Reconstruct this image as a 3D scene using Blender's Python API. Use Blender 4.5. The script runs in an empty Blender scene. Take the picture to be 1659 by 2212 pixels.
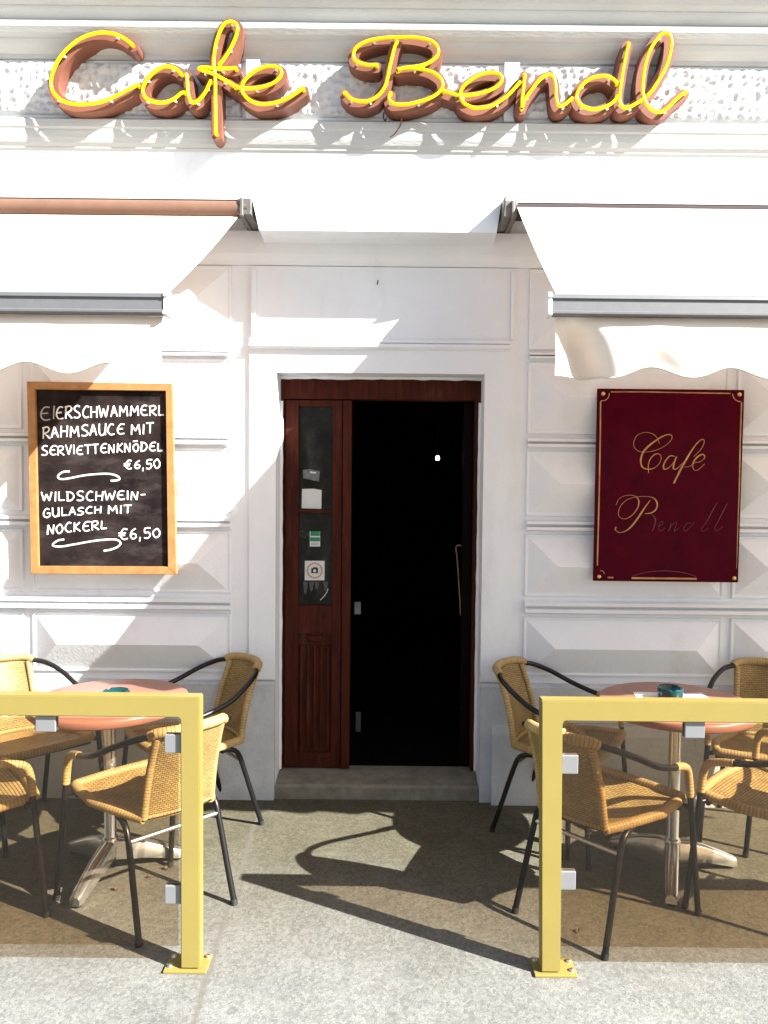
import bpy, bmesh, math, random
from mathutils import Vector, Matrix
R = math.radians
random.seed(7)
C = bpy.context.scene.collection
scn = bpy.context.scene

# ------------------------------------------------------------------ camera, sky, sun, exposure
W_, H_ = 1659.0, 2212.0           # units of the reference measurements
FOC, CX, CY = 1650.0, 860.0, 1106.0
PITCH, ROLL, EYE, DIST = R(2.4), R(0.6), 1.62, 3.82
CAM = Vector((0, -DIST, EYE))
_f = Vector((0, math.cos(PITCH), -math.sin(PITCH)))
_r0 = Vector((1, 0, 0)); _u0 = Vector((0, math.sin(PITCH), math.cos(PITCH)))
_r = _r0*math.cos(ROLL) + _u0*math.sin(ROLL)
_u = -_r0*math.sin(ROLL) + _u0*math.cos(ROLL)
cam = bpy.data.cameras.new('camera'); co = bpy.data.objects.new('camera', cam); C.objects.link(co)
M = Matrix((( _r.x, _u.x, -_f.x, CAM.x), (_r.y, _u.y, -_f.y, CAM.y), (_r.z, _u.z, -_f.z, CAM.z), (0, 0, 0, 1)))
co.matrix_world = M
cam.sensor_fit = 'HORIZONTAL'; cam.sensor_width = 36.0; cam.lens = 36.0*FOC/W_
cam.shift_x = -(CX - W_/2)/W_; cam.shift_y = 0.0
cam.clip_start = 0.05; cam.clip_end = 500
scn.camera = co

def _hit(px, py, k, v):      # picture point -> metres on the plane coordinate k = v
    d = _f + _r*((px-CX)/FOC) - _u*((py-CY)/FOC); return CAM + d*((v-CAM[k])/d[k])
SUNV = (_hit(515, 1900, 2, 0.0) - _hit(1170, 1512, 1, -DIST+2.44)).normalized()     # the way the light travels
world = bpy.data.worlds.new('World'); scn.world = world; world.use_nodes = True
nt = world.node_tree; bg = nt.nodes['Background']
sky = nt.nodes.new('ShaderNodeTexSky'); sky.sky_type = 'NISHITA'; sky.sun_disc = False
sky.sun_elevation = math.asin(-SUNV.z); sky.sun_rotation = math.atan2(-SUNV.x, -SUNV.y)
sky.air_density = 1.0; sky.dust_density = 2.0
nt.links.new(sky.outputs[0], bg.inputs[0]); bg.inputs[1].default_value = 0.048
sl = bpy.data.lights.new('sun', 'SUN'); sl.energy = 5.0; sl.angle = R(0.5); sl.color = (1.0, 0.98, 0.945)
so = bpy.data.objects.new('sun', sl); C.objects.link(so)
so.rotation_euler = SUNV.to_track_quat('-Z', 'Y').to_euler(); so.location = (4, -6, 6)
scn.view_settings.view_transform = 'Standard'; scn.view_settings.look = 'None'
scn.view_settings.exposure = 2.02; scn.view_settings.gamma = 1.0

# ------------------------------------------------------------------ measuring helpers (picture units -> metres)
def ray(px, py):
    return (_f + _r*((px-CX)/FOC) - _u*((py-CY)/FOC))
def PY(px, py, y):
    d = ray(px, py); t = (y-CAM.y)/d.y; return CAM + d*t
def PZ(px, py, z):
    d = ray(px, py); t = (z-CAM.z)/d.z; return CAM + d*t

# ------------------------------------------------------------------ materials
def node(nt, t, **k):
    n = nt.nodes.new(t)
    for a, b in k.items(): setattr(n, a, b)
    return n
BRIGHT = ('plaster', 'plinth_paint', 'dimpled_stone', 'chalk', 'paper', 'yellow_neon_glass', 'polished_cast_aluminium')   # the rest is a shade deeper
def mat(name, col, rough=0.6, metal=0.0, spec=0.5, var=0.0, scale=6.0, bump=0.0, bscale=40.0, col2=None, detail=6, coat=0.0, stretch=None):
    k_ = 1.0 if name in BRIGHT else 0.87
    col = tuple(c*k_ for c in col); col2 = tuple(c*k_ for c in col2) if col2 else None
    m = bpy.data.materials.new(name); m.use_nodes = True; t = m.node_tree; b = t.nodes['Principled BSDF']
    b.inputs['Base Color'].default_value = (*col, 1); b.inputs['Roughness'].default_value = rough
    b.inputs['Metallic'].default_value = metal; b.inputs['Specular IOR Level'].default_value = spec
    b.inputs['Coat Weight'].default_value = coat
    tc = node(t, 'ShaderNodeTexCoord'); src = tc.outputs['Object']
    if stretch:
        mp = node(t, 'ShaderNodeMapping'); mp.inputs['Scale'].default_value = stretch
        t.links.new(src, mp.inputs[0]); src = mp.outputs[0]
    if var > 0 or col2:
        n = node(t, 'ShaderNodeTexNoise'); n.inputs['Scale'].default_value = scale; n.inputs['Detail'].default_value = detail
        n.inputs['Roughness'].default_value = 0.65
        t.links.new(src, n.inputs['Vector'])
        cr = node(t, 'ShaderNodeValToRGB'); cr.color_ramp.elements[0].position = 0.3; cr.color_ramp.elements[1].position = 0.7
        c2 = col2 or tuple(max(0, c*(1-var)) for c in col)
        cr.color_ramp.elements[0].color = (*c2, 1); cr.color_ramp.elements[1].color = (*col, 1)
        t.links.new(n.outputs[0], cr.inputs[0]); t.links.new(cr.outputs[0], b.inputs['Base Color'])
    if bump > 0:
        n2 = node(t, 'ShaderNodeTexNoise'); n2.inputs['Scale'].default_value = bscale; n2.inputs['Detail'].default_value = 4
        t.links.new(src, n2.inputs['Vector'])
        bp = node(t, 'ShaderNodeBump'); bp.inputs['Strength'].default_value = bump; bp.inputs['Distance'].default_value = 0.01
        t.links.new(n2.outputs[0], bp.inputs['Height']); t.links.new(bp.outputs[0], b.inputs['Normal'])
    return m

PLASTER = mat('plaster', (0.79, 0.81, 0.84), 0.85, spec=0.2, var=0.09, scale=2.2, bump=0.13, bscale=70, detail=9)
PLINTH = mat('plinth_paint', (0.56, 0.585, 0.61), 0.8, spec=0.2, col2=(0.43, 0.45, 0.475), scale=5, bump=0.35, bscale=45)
STONE = mat('threshold_stone', (0.30, 0.28, 0.23), 0.85, spec=0.2, col2=(0.17, 0.16, 0.12), scale=14, bump=0.4, bscale=60)
CORN = mat('grey_plaster', (0.58, 0.58, 0.565), 0.9, spec=0.15, var=0.22, scale=3, bump=0.2, bscale=60, detail=9, stretch=(0.5, 1, 2))  # greyer, mottled plaster for the cornice and frieze sill
VERM = mat('dimpled_stone', (0.60, 0.60, 0.60), 0.9, spec=0.2, var=0.14, scale=26, bump=0.3, bscale=90)
TERRA = mat('terracotta_paint', (0.25, 0.098, 0.062), 0.5, spec=0.35, var=0.25, scale=9, bump=0.05)
NEON = mat('yellow_neon_glass', (0.93, 0.73, 0.0), 0.25, spec=0.35)
CLIPM = mat('clip_glass', (0.8, 0.8, 0.75), 0.25)
ALU = mat('brushed_aluminium', (0.155, 0.158, 0.163), 0.5, metal=0.1, var=0.12, scale=30)
CAST = mat('polished_cast_aluminium', (0.85, 0.86, 0.87), 0.22, metal=0.92, var=0.15, scale=14)
DARKM = mat('dark_metal', (0.035, 0.035, 0.038), 0.4, metal=0.3)
BRACK = mat('bracket_metal', (0.24, 0.22, 0.20), 0.5, metal=0.4, var=0.4, scale=12)
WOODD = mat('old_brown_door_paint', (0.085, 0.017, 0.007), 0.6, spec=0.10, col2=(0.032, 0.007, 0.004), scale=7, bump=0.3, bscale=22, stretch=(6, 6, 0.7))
WOODI = mat('shaded_inner_door_paint', (0.008, 0.003, 0.002), 0.7, spec=0.05, col2=(0.004, 0.002, 0.0015), scale=7, stretch=(6, 6, 0.7))  # door brown with the passage's shade darkened into the colour
PINE = mat('pine_frame', (0.47, 0.25, 0.095), 0.5, spec=0.3, col2=(0.34, 0.155, 0.052), scale=6, stretch=(3, 3, 3), bump=0.1)
SLATE = mat('chalk_surface', (0.034, 0.024, 0.023), 0.8, spec=0.10, col2=(0.005, 0.003, 0.0034), scale=8, detail=10)
CHALK = mat('chalk', (0.84, 0.84, 0.82), 0.95, spec=0.05, var=0.15, scale=60)
CHALKD = mat('faded_chalk', (0.48, 0.47, 0.46), 0.95, spec=0.05, var=0.35, scale=50)
BURG = mat('burgundy_glass', (0.085, 0.0012, 0.0105), 0.22, spec=0.04, col2=(0.05, 0.0008, 0.008), scale=12)
GOLD = mat('worn_gold', (0.62, 0.36, 0.12), 0.42, metal=0.55, col2=(0.30, 0.13, 0.06), scale=18)
GOLDF = mat('faded_gold', (0.13, 0.035, 0.03), 0.5, metal=0.1, col2=(0.06, 0.004, 0.011), scale=60)
BRASS = mat('brass', (0.75, 0.52, 0.2), 0.3, metal=0.9)
BRASSH = mat('dull_brass', (0.40, 0.28, 0.12), 0.5, metal=0.3)
YEL = mat('yellow_powder_coat', (0.285, 0.225, 0.060), 0.42, spec=0.35, var=0.07, scale=5, bump=0.04, bscale=160)
CLAMP = mat('satin_clamp', (0.21, 0.215, 0.22), 0.5, metal=0.1)
TUBE = mat('dark_grey_tube', (0.026, 0.024, 0.024), 0.34, metal=0.5, var=0.35, scale=18)
RUB = mat('black_rubber', (0.02, 0.02, 0.02), 0.7)
STEEL = mat('bright_tube', (0.62, 0.62, 0.62), 0.28, metal=0.9)
TTOP = mat('terracotta_laminate', (0.36, 0.155, 0.105), 0.36, spec=0.4, var=0.12, scale=30)
PAPER = mat('paper', (0.82, 0.82, 0.84), 0.8, var=0.04, scale=10)
INK = mat('grey_print', (0.30, 0.30, 0.32), 0.8)
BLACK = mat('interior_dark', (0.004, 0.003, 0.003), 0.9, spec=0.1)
LEAF = mat('dry_leaf', (0.34, 0.22, 0.11), 0.8, var=0.4, scale=30)
GREEN = mat('green_print', (0.01, 0.20, 0.11), 0.5)
STW = mat('white_sticker', (0.70, 0.70, 0.68), 0.6, var=0.08, scale=20)
STG = mat('grey_sticker', (0.20, 0.20, 0.19), 0.6, col2=(0.07, 0.07, 0.07), scale=40)
STO = mat('tan_print', (0.50, 0.30, 0.17), 0.6)
STB = mat('black_print', (0.02, 0.02, 0.02), 0.6)
RESID = mat('glue_residue', (0.10, 0.095, 0.09), 0.8, var=0.5, scale=40)
ROLLF = mat('brown_underside_fabric', (0.22, 0.125, 0.088), 0.9, spec=0.1, var=0.2, scale=10)
ROLLD = mat('darkened_roller', (0.06, 0.045, 0.045), 0.8, spec=0.1)  # roller coloured dark to read as the shaded gap under the fascia
WFRAME = mat('window_frame_paint', (0.75, 0.75, 0.73), 0.5)

DARKG = mat('dark_window_glass', (0.006, 0.0065, 0.007), 0.15, spec=0.14, col2=(0.02, 0.017, 0.014), scale=10)
def smear(m, col, scale, stretch, lo, hi, amt):
    t = m.node_tree; b = t.nodes['Principled BSDF']; src = b.inputs['Base Color'].links[0].from_socket
    tc = node(t, 'ShaderNodeTexCoord'); mp = node(t, 'ShaderNodeMapping'); mp.inputs['Scale'].default_value = stretch; mp.inputs['Rotation'].default_value = (0, R(25), 0)
    n = node(t, 'ShaderNodeTexNoise'); n.inputs['Scale'].default_value = scale; n.inputs['Detail'].default_value = 8; n.inputs['Roughness'].default_value = 0.7
    r = node(t, 'ShaderNodeValToRGB'); r.color_ramp.elements[0].position = lo; r.color_ramp.elements[1].position = hi
    r.color_ramp.elements[0].color = (0, 0, 0, 1); r.color_ramp.elements[1].color = (amt, amt, amt, 1)
    x = node(t, 'ShaderNodeMix', data_type='RGBA'); x.inputs[7].default_value = (*col, 1)
    t.links.new(tc.outputs['Object'], mp.inputs[0]); t.links.new(mp.outputs[0], n.inputs['Vector']); t.links.new(n.outputs[0], r.inputs[0])
    t.links.new(r.outputs[0], x.inputs[0]); t.links.new(src, x.inputs[6]); t.links.new(x.outputs[2], b.inputs['Base Color'])
smear(SLATE, (0.13, 0.115, 0.11), 3.0, (1.5, 1, 4), 0.52, 0.78, 0.36)
smear(YEL, (0.16, 0.125, 0.05), 7.0, (2, 2, 1), 0.62, 0.75, 0.35)
smear(WOODD, (0.10, 0.05, 0.028), 3.0, (5, 5, 1), 0.56, 0.75, 0.5)
smear(PLASTER, (0.60, 0.59, 0.56), 1.4, (2.2, 2.2, 0.6), 0.55, 0.78, 0.6)
smear(PLINTH, (0.34, 0.355, 0.375), 4.0, (1, 1, 1), 0.55, 0.72, 0.6)
smear(DARKG, (0.045, 0.04, 0.034), 6.0, (2, 2, 1), 0.50, 0.70, 0.7)

def mix_glass(name, tint, fac_min=0.04, rough=0.02):
    m = bpy.data.materials.new(name); m.use_nodes = True; t = m.node_tree
    for n in list(t.nodes): t.nodes.remove(n)
    o = node(t, 'ShaderNodeOutputMaterial'); mx = node(t, 'ShaderNodeMixShader')
    tr = node(t, 'ShaderNodeBsdfTransparent'); tr.inputs[0].default_value = (*tint, 1)
    gl = node(t, 'ShaderNodeBsdfGlossy'); gl.inputs['Roughness'].default_value = rough; gl.inputs[0].default_value = (0.9, 0.9, 0.9, 1)
    lw = node(t, 'ShaderNodeLayerWeight'); lw.inputs[0].default_value = 0.5
    pw_ = node(t, 'ShaderNodeMath', operation='POWER'); t.links.new(lw.outputs['Facing'], pw_.inputs[0]); pw_.inputs[1].default_value = 5.0
    ma = node(t, 'ShaderNodeMath', operation='MULTIPLY_ADD'); t.links.new(pw_.outputs[0], ma.inputs[0]); ma.inputs[1].default_value = 0.7; ma.inputs[2].default_value = 0.025
    t.links.new(ma.outputs[0], mx.inputs[0]); t.links.new(tr.outputs[0], mx.inputs[1]); t.links.new(gl.outputs[0], mx.inputs[2])
    t.links.new(mx.outputs[0], o.inputs[0])
    return m
BROWNG = mix_glass('brown_tinted_glass', (0.835, 0.765, 0.665))
WINGL = mat('blue_window_glass', (0.10, 0.13, 0.20), 0.1, spec=0.8)

def teal_glass():
    m = bpy.data.materials.new('teal_glass'); m.use_nodes = True; b = m.node_tree.nodes['Principled BSDF']
    b.inputs['Base Color'].default_value = (0.003, 0.062, 0.068, 1); b.inputs['Roughness'].default_value = 0.08
    b.inputs['Transmission Weight'].default_value = 0.35; b.inputs['IOR'].default_value = 1.5
    return m
TEAL = teal_glass()

def fabric():
    m = bpy.data.materials.new('cream_awning_fabric'); m.use_nodes = True; t = m.node_tree
    for n in list(t.nodes): t.nodes.remove(n)
    o = node(t, 'ShaderNodeOutputMaterial'); mx = node(t, 'ShaderNodeMixShader'); mx.inputs[0].default_value = 0.30
    df = node(t, 'ShaderNodeBsdfDiffuse'); tl = node(t, 'ShaderNodeBsdfTranslucent')
    tl.inputs[0].default_value = (0.50, 0.32, 0.22, 1)
    tc = node(t, 'ShaderNodeTexCoord'); n = node(t, 'ShaderNodeTexNoise'); n.inputs['Scale'].default_value = 3.0; n.inputs['Detail'].default_value = 8
    cr = node(t, 'ShaderNodeValToRGB'); cr.color_ramp.elements[0].position = 0.35; cr.color_ramp.elements[1].position = 0.6
    cr.color_ramp.elements[0].color = (0.74, 0.68, 0.58, 1); cr.color_ramp.elements[1].color = (0.86, 0.82, 0.75, 1)
    t.links.new(tc.outputs['Object'], n.inputs['Vector']); t.links.new(n.outputs[0], cr.inputs[0]); t.links.new(cr.outputs[0], df.inputs[0])
    t.links.new(df.outputs[0], mx.inputs[1]); t.links.new(tl.outputs[0], mx.inputs[2]); t.links.new(mx.outputs[0], o.inputs[0])
    return m
FABRIC = fabric()

def wicker(name, a, b_, su, sv, mort=(0.12, 0.062, 0.018, 1), bst=0.8):
    """woven cane: UV is in metres"""
    m = bpy.data.materials.new(name); m.use_nodes = True; t = m.node_tree; b = t.nodes['Principled BSDF']
    b.inputs['Roughness'].default_value = 0.5; b.inputs['Specular IOR Level'].default_value = 0.35
    tc = node(t, 'ShaderNodeTexCoord')
    br = node(t, 'ShaderNodeTexBrick'); br.offset = 0.5
    br.inputs['Scale'].default_value = 1.0; br.inputs['Brick Width'].default_value = su; br.inputs['Row Height'].default_value = sv
    br.inputs['Mortar Size'].default_value = sv*0.16; br.inputs['Mortar Smooth'].default_value = 0.6; br.inputs['Bias'].default_value = -0.1
    br.inputs['Color1'].default_value = (*a, 1); br.inputs['Color2'].default_value = (*b_, 1); br.inputs['Mortar'].default_value = mort
    t.links.new(tc.outputs['UV'], br.inputs['Vector'])
    n = node(t, 'ShaderNodeTexNoise'); n.inputs['Scale'].default_value = 9.0; n.inputs['Detail'].default_value = 7
    t.links.new(tc.outputs['Object'], n.inputs['Vector'])
    mr = node(t, 'ShaderNodeMapRange'); mr.inputs[1].default_value = 0.3; mr.inputs[2].default_value = 0.7; mr.inputs[3].default_value = 0.72; mr.inputs[4].default_value = 1.1
    t.links.new(n.outputs[0], mr.inputs[0])
    mu = node(t, 'ShaderNodeMix', data_type='RGBA', blend_type='MULTIPLY'); mu.inputs[0].default_value = 1.0
    t.links.new(br.outputs[0], mu.inputs[6]); t.links.new(mr.outputs[0], mu.inputs[7])
    t.links.new(mu.outputs[2], b.inputs['Base Color'])
    bp = node(t, 'ShaderNodeBump'); bp.inputs['Strength'].default_value = bst; bp.inputs['Distance'].default_value = 0.003
    iv = node(t, 'ShaderNodeMath', operation='SUBTRACT'); iv.inputs[0].default_value = 1.0
    t.links.new(br.outputs['Fac'], iv.inputs[1]); t.links.new(iv.outputs[0], bp.inputs['Height']); t.links.new(bp.outputs[0], b.inputs['Normal'])
    return m
WICK = wicker('woven_cane', (0.40, 0.285, 0.105), (0.30, 0.20, 0.066), 0.024, 0.0095)
WRAP = wicker('cane_wrapping', (0.45, 0.325, 0.14), (0.39, 0.265, 0.105), 0.30, 0.013, (0.27, 0.16, 0.055, 1), 0.4)

def ground_mat():
    m = bpy.data.materials.new('worn_pavement'); m.use_nodes = True; t = m.node_tree; b = t.nodes['Principled BSDF']
    b.inputs['Roughness'].default_value = 0.88; b.inputs['Specular IOR Level'].default_value = 0.25
    tc = node(t, 'ShaderNodeTexCoord'); P = tc.outputs['Object']
    def noise(sc, det=6, rg=0.6):
        n = node(t, 'ShaderNodeTexNoise'); n.inputs['Scale'].default_value = sc; n.inputs['Detail'].default_value = det; n.inputs['Roughness'].default_value = rg
        t.links.new(P, n.inputs['Vector']); return n.outputs[0]
    def ramp(src, p0, c0, p1, c1):
        r = node(t, 'ShaderNodeValToRGB'); r.color_ramp.elements[0].position = p0; r.color_ramp.elements[1].position = p1
        r.color_ramp.elements[0].color = (*c0, 1); r.color_ramp.elements[1].color = (*c1, 1); t.links.new(src, r.inputs[0]); return r.outputs[0]
    def mixc(fac, a, bb, mode='MIX'):
        x = node(t, 'ShaderNodeMix', data_type='RGBA', blend_type=mode)
        if isinstance(fac, float): x.inputs[0].default_value = fac
        else: t.links.new(fac, x.inputs[0])
        for s, i in ((a, 6), (bb, 7)):
            if isinstance(s, tuple): x.inputs[i].default_value = (*s, 1)
            else: t.links.new(s, x.inputs[i])
        return x.outputs[2]
    sp = node(t, 'ShaderNodeSeparateXYZ'); t.links.new(P, sp.inputs[0])
    # scoured pale concrete towards the street, dirtier trodden strip towards the house
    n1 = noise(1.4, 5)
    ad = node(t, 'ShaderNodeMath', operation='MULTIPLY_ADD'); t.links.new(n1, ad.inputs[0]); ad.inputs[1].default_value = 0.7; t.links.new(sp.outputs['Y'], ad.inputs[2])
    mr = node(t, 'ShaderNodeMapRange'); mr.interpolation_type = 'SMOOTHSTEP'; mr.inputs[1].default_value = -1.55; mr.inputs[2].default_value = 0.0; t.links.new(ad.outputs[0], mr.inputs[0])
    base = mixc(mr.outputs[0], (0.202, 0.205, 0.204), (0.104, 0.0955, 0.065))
    base = mixc(1.0, base, ramp(noise(4, 8, 0.7), 0.3, (0.80, 0.80, 0.80), 0.7, (1.1, 1.1, 1.1)), 'MULTIPLY')
    # aggregate
    v = node(t, 'ShaderNodeTexVoronoi'); v.inputs['Scale'].default_value = 95; t.links.new(P, v.inputs['Vector'])
    base = mixc(0.55, base, ramp(v.outputs['Color'], 0.1, (0.55, 0.53, 0.48), 0.9, (1.35, 1.33, 1.28)), 'MULTIPLY')
    mpz = node(t, 'ShaderNodeMapping'); mpz.inputs['Rotation'].default_value = (0, 0, R(38)); mpz.inputs['Scale'].default_value = (2.2, 16, 1); t.links.new(P, mpz.inputs[0])
    nz = node(t, 'ShaderNodeTexNoise'); nz.inputs['Scale'].default_value = 1.6; nz.inputs['Detail'].default_value = 9; nz.inputs['Roughness'].default_value = 0.7; t.links.new(mpz.outputs[0], nz.inputs['Vector'])
    base = mixc(ramp(nz.outputs[0], 0.56, (0, 0, 0), 0.70, (0.55, 0.55, 0.55)), base, (0.16, 0.155, 0.14))
    base = mixc(0.6, base, ramp(noise(230, 3), 0.35, (0.55, 0.55, 0.52), 0.65, (1.3, 1.3, 1.28)), 'MULTIPLY')
    # dark gum spots and blotches
    g = node(t, 'ShaderNodeTexVoronoi'); g.inputs['Scale'].default_value = 4.2; g.inputs['Randomness'].default_value = 1; t.links.new(P, g.inputs['Vector'])
    base = mixc(ramp(g.outputs['Distance'], 0.055, (0.55, 0.55, 0.55), 0.085, (0, 0, 0)), base, (0.10, 0.095, 0.085))
    base = mixc(ramp(noise(2.3, 9, 0.75), 0.56, (0, 0, 0), 0.74, (0.6, 0.6, 0.6)), base, (0.15, 0.14, 0.12))
    # straight joint between two pours: the line through A and B
    A = PZ(556, 1765, 0); B = PZ(432, 2160, 0)
    d = (B-A); L = math.hypot(d.x, d.y); nx, ny = d.y/L, -d.x/L
    c0 = -(A.x*nx + A.y*ny)
    m1 = node(t, 'ShaderNodeMath', operation='MULTIPLY_ADD'); t.links.new(sp.outputs['X'], m1.inputs[0]); m1.inputs[1].default_value = nx; m1.inputs[2].default_value = c0
    m2 = node(t, 'ShaderNodeMath', operation='MULTIPLY_ADD'); t.links.new(sp.outputs['Y'], m2.inputs[0]); m2.inputs[1].default_value = ny; t.links.new(m1.outputs[0], m2.inputs[2])
    wob = node(t, 'ShaderNodeMath', operation='MULTIPLY_ADD'); t.links.new(noise(9, 6), wob.inputs[0]); wob.inputs[1].default_value = 0.03; t.links.new(m2.outputs[0], wob.inputs[2])
    ab = node(t, 'ShaderNodeMath', operation='SUBTRACT'); t.links.new(wob.outputs[0], ab.inputs[0]); ab.inputs[1].default_value = 0.015
    aa = node(t, 'ShaderNodeMath', operation='ABSOLUTE'); t.links.new(ab.outputs[0], aa.inputs[0])
    base = mixc(ramp(aa.outputs[0], 0.003, (0.75, 0.75, 0.75), 0.014, (0, 0, 0)), base, (0.12, 0.11, 0.09))
    t.links.new(base, b.inputs['Base Color'])
    bp = node(t, 'ShaderNodeBump'); bp.inputs['Strength'].default_value = 0.5; bp.inputs['Distance'].default_value = 0.004
    t.links.new(noise(150, 5), bp.inputs['Height']); t.links.new(bp.outputs[0], b.inputs['Normal'])
    return m
GROUND = ground_mat()

# ------------------------------------------------------------------ mesh helpers
class MB:
    def __init__(s): s.v = []; s.f = []; s.uv = {}; s.sm = []
    def add(s, vs, fs, smooth=False, uvs=None):
        o = len(s.v); s.v += [tuple(p) for p in vs]
        for i, f in enumerate(fs):
            s.f.append(tuple(k+o for k in f)); s.sm.append(smooth)
            if uvs: s.uv[len(s.f)-1] = [uvs[k] for k in f]
        return s
    def box(s, x0, x1, y0, y1, z0, z1, bev=0.0):
        if bev > 0:
            bm = bmesh.new(); bmesh.ops.create_cube(bm, size=1.0)
            for v in bm.verts: v.co = Vector(((x0+x1)/2 + v.co.x*(x1-x0), (y0+y1)/2 + v.co.y*(y1-y0), (z0+z1)/2 + v.co.z*(z1-z0)))
            bmesh.ops.bevel(bm, geom=bm.edges[:], offset=bev, segments=2, profile=0.5, affect='EDGES')
            bm.verts.index_update()
            s.add([v.co[:] for v in bm.verts], [[v.index for v in f.verts] for f in bm.faces]); bm.free(); return s
        vs = [(x0,y0,z0),(x1,y0,z0),(x1,y1,z0),(x0,y1,z0),(x0,y0,z1),(x1,y0,z1),(x1,y1,z1),(x0,y1,z1)]
        return s.add(vs, [(0,3,2,1),(4,5,6,7),(0,1,5,4),(1,2,6,5),(2,3,7,6),(3,0,4,7)])
    def tube(s, pts, r, seg=10, flat=1.0, cap=True, uvs=False):
        """round bar along pts; r a number or a list; flat squeezes it along world y"""
        pts = [Vector(p) for p in pts]; n = len(pts)
        rr = r if isinstance(r, (list, tuple)) else [r]*n
        T = []
        for i in range(n):
            a = pts[max(0, i-1)]; b = pts[min(n-1, i+1)]; d = (b-a)
            T.append(d.normalized() if d.length > 1e-9 else Vector((0, 0, 1)))
        up = Vector((0, 1, 0)) if abs(T[0].y) < 0.9 else Vector((1, 0, 0))
        N = (up - T[0]*up.dot(T[0])).normalized()
        vs, uvl, acc = [], [], 0.0
        for i in range(n):
            if i:
                N = (N - T[i]*N.dot(T[i]))
                N = N.normalized() if N.length > 1e-6 else Vector((1, 0, 0)); acc += (pts[i]-pts[i-1]).length
            Bn = T[i].cross(N)
            for k in range(seg):
                a = 2*math.pi*k/seg; o = (N*math.cos(a) + Bn*math.sin(a))*rr[i]
                o.y *= flat
                vs.append(pts[i]+o); uvl.append((k/seg*0.3, acc))
        fs = [(i*seg+k, i*seg+(k+1) % seg, (i+1)*seg+(k+1) % seg, (i+1)*seg+k) for i in range(n-1) for k in range(seg)]
        s.add(vs, fs, True, uvl if uvs else None)
        if cap:
            s.add([vs[k] for k in range(seg)][::-1], [tuple(range(seg))]); s.add(vs[-seg:], [tuple(range(seg))])
        return s
    def lathe(s, prof, cx=0, cy=0, seg=40, smooth=True):
        n = len(prof); vs = []
        for r, z in prof:
            for k in range(seg):
                a = 2*math.pi*k/seg; vs.append((cx+r*math.cos(a), cy+r*math.sin(a), z))
        fs = [(i*seg+k, i*seg+(k+1) % seg, (i+1)*seg+(k+1) % seg, (i+1)*seg+k) for i in range(n-1) for k in range(seg)]
        return s.add(vs, fs, smooth)
    def grid(s, P, uvs=None, smooth=True):
        """P[i][j] grid of points"""
        n, m = len(P), len(P[0]); vs = [p for row in P for p in row]
        fs = [(i*m+j, i*m+j+1, (i+1)*m+j+1, (i+1)*m+j) for i in range(n-1) for j in range(m-1)]
        return s.add(vs, fs, smooth, [u for row in uvs for u in row] if uvs else None)
    def sweep(s, prof, x0, x1):
        """profile of (y, z) swept along x, flat shaded, ends closed"""
        n = len(prof)
        vs = [(x0, y, z) for y, z in prof] + [(x1, y, z) for y, z in prof]
        fs = [(i, (i+1) % n, n+(i+1) % n, n+i) for i in range(n)] + [tuple(range(n))[::-1], tuple(range(n, 2*n))]
        return s.add(vs, fs)
    def build(s, name, m, parent=None, loc=None, recalc=True):
        me = bpy.data.meshes.new(name); me.from_pydata(s.v, [], s.f); me.materials.append(m)
        me.polygons.foreach_set('use_smooth', s.sm)
        if s.uv:
            ul = me.uv_layers.new(name='UVMap')
            for p in me.polygons:
                u = s.uv.get(p.index)
                if u:
                    for li, q in zip(p.loop_indices, u): ul.data[li].uv = q
        if recalc:
            bm = bmesh.new(); bm.from_mesh(me); bmesh.ops.recalc_face_normals(bm, faces=bm.faces[:]); bm.to_mesh(me); bm.free()
        me.update()
        o = bpy.data.objects.new(name, me); C.objects.link(o)
        if parent: o.parent = parent
        if loc: o.location = loc
        return o

def thing(name, label, cat, loc=(0, 0, 0), rotz=0.0, group=None):
    o = bpy.data.objects.new(name, None); C.objects.link(o); o.empty_display_size = 0.1
    o.location = loc; o.rotation_euler = (0, 0, rotz); o['label'] = label; o['category'] = cat
    if group: o['group'] = group
    return o
def tag(o, label, cat, group=None):
    o['label'] = label; o['category'] = cat
    if group: o['group'] = group
    return o
def catmull(pts, k=6):
    P = [Vector(p) for p in pts]
    if len(P) < 3: return P
    P = [P[0]*2-P[1]] + P + [P[-1]*2-P[-2]]; out = []
    for i in range(1, len(P)-2):
        a, b, c, d = P[i-1:i+3]
        for j in range(k):
            t = j/k
            out.append(0.5*((2*b) + (c-a)*t + (2*a-5*b+4*c-d)*t*t + (3*b-a-3*c+d)*t**3))
    out.append(P[-2]); return out
def rounded(pts, rad=0.02, k=4):
    """polyline with its corners rounded off"""
    P = [Vector(p) for p in pts]; out = [P[0]]
    for i in range(1, len(P)-1):
        a, b, c = P[i-1], P[i], P[i+1]
        r = min(rad, (a-b).length*0.45, (c-b).length*0.45)
        p, q = b+(a-b).normalized()*r, b+(c-b).normalized()*r
        for j in range(k+1):
            t = j/k; out.append(p*(1-t)**2 + b*2*t*(1-t) + q*t*t)
    out.append(P[-1]); return out

# ------------------------------------------------------------------ ground
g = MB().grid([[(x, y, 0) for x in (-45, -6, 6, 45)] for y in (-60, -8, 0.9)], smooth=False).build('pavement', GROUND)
g['kind'] = 'structure'

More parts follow.
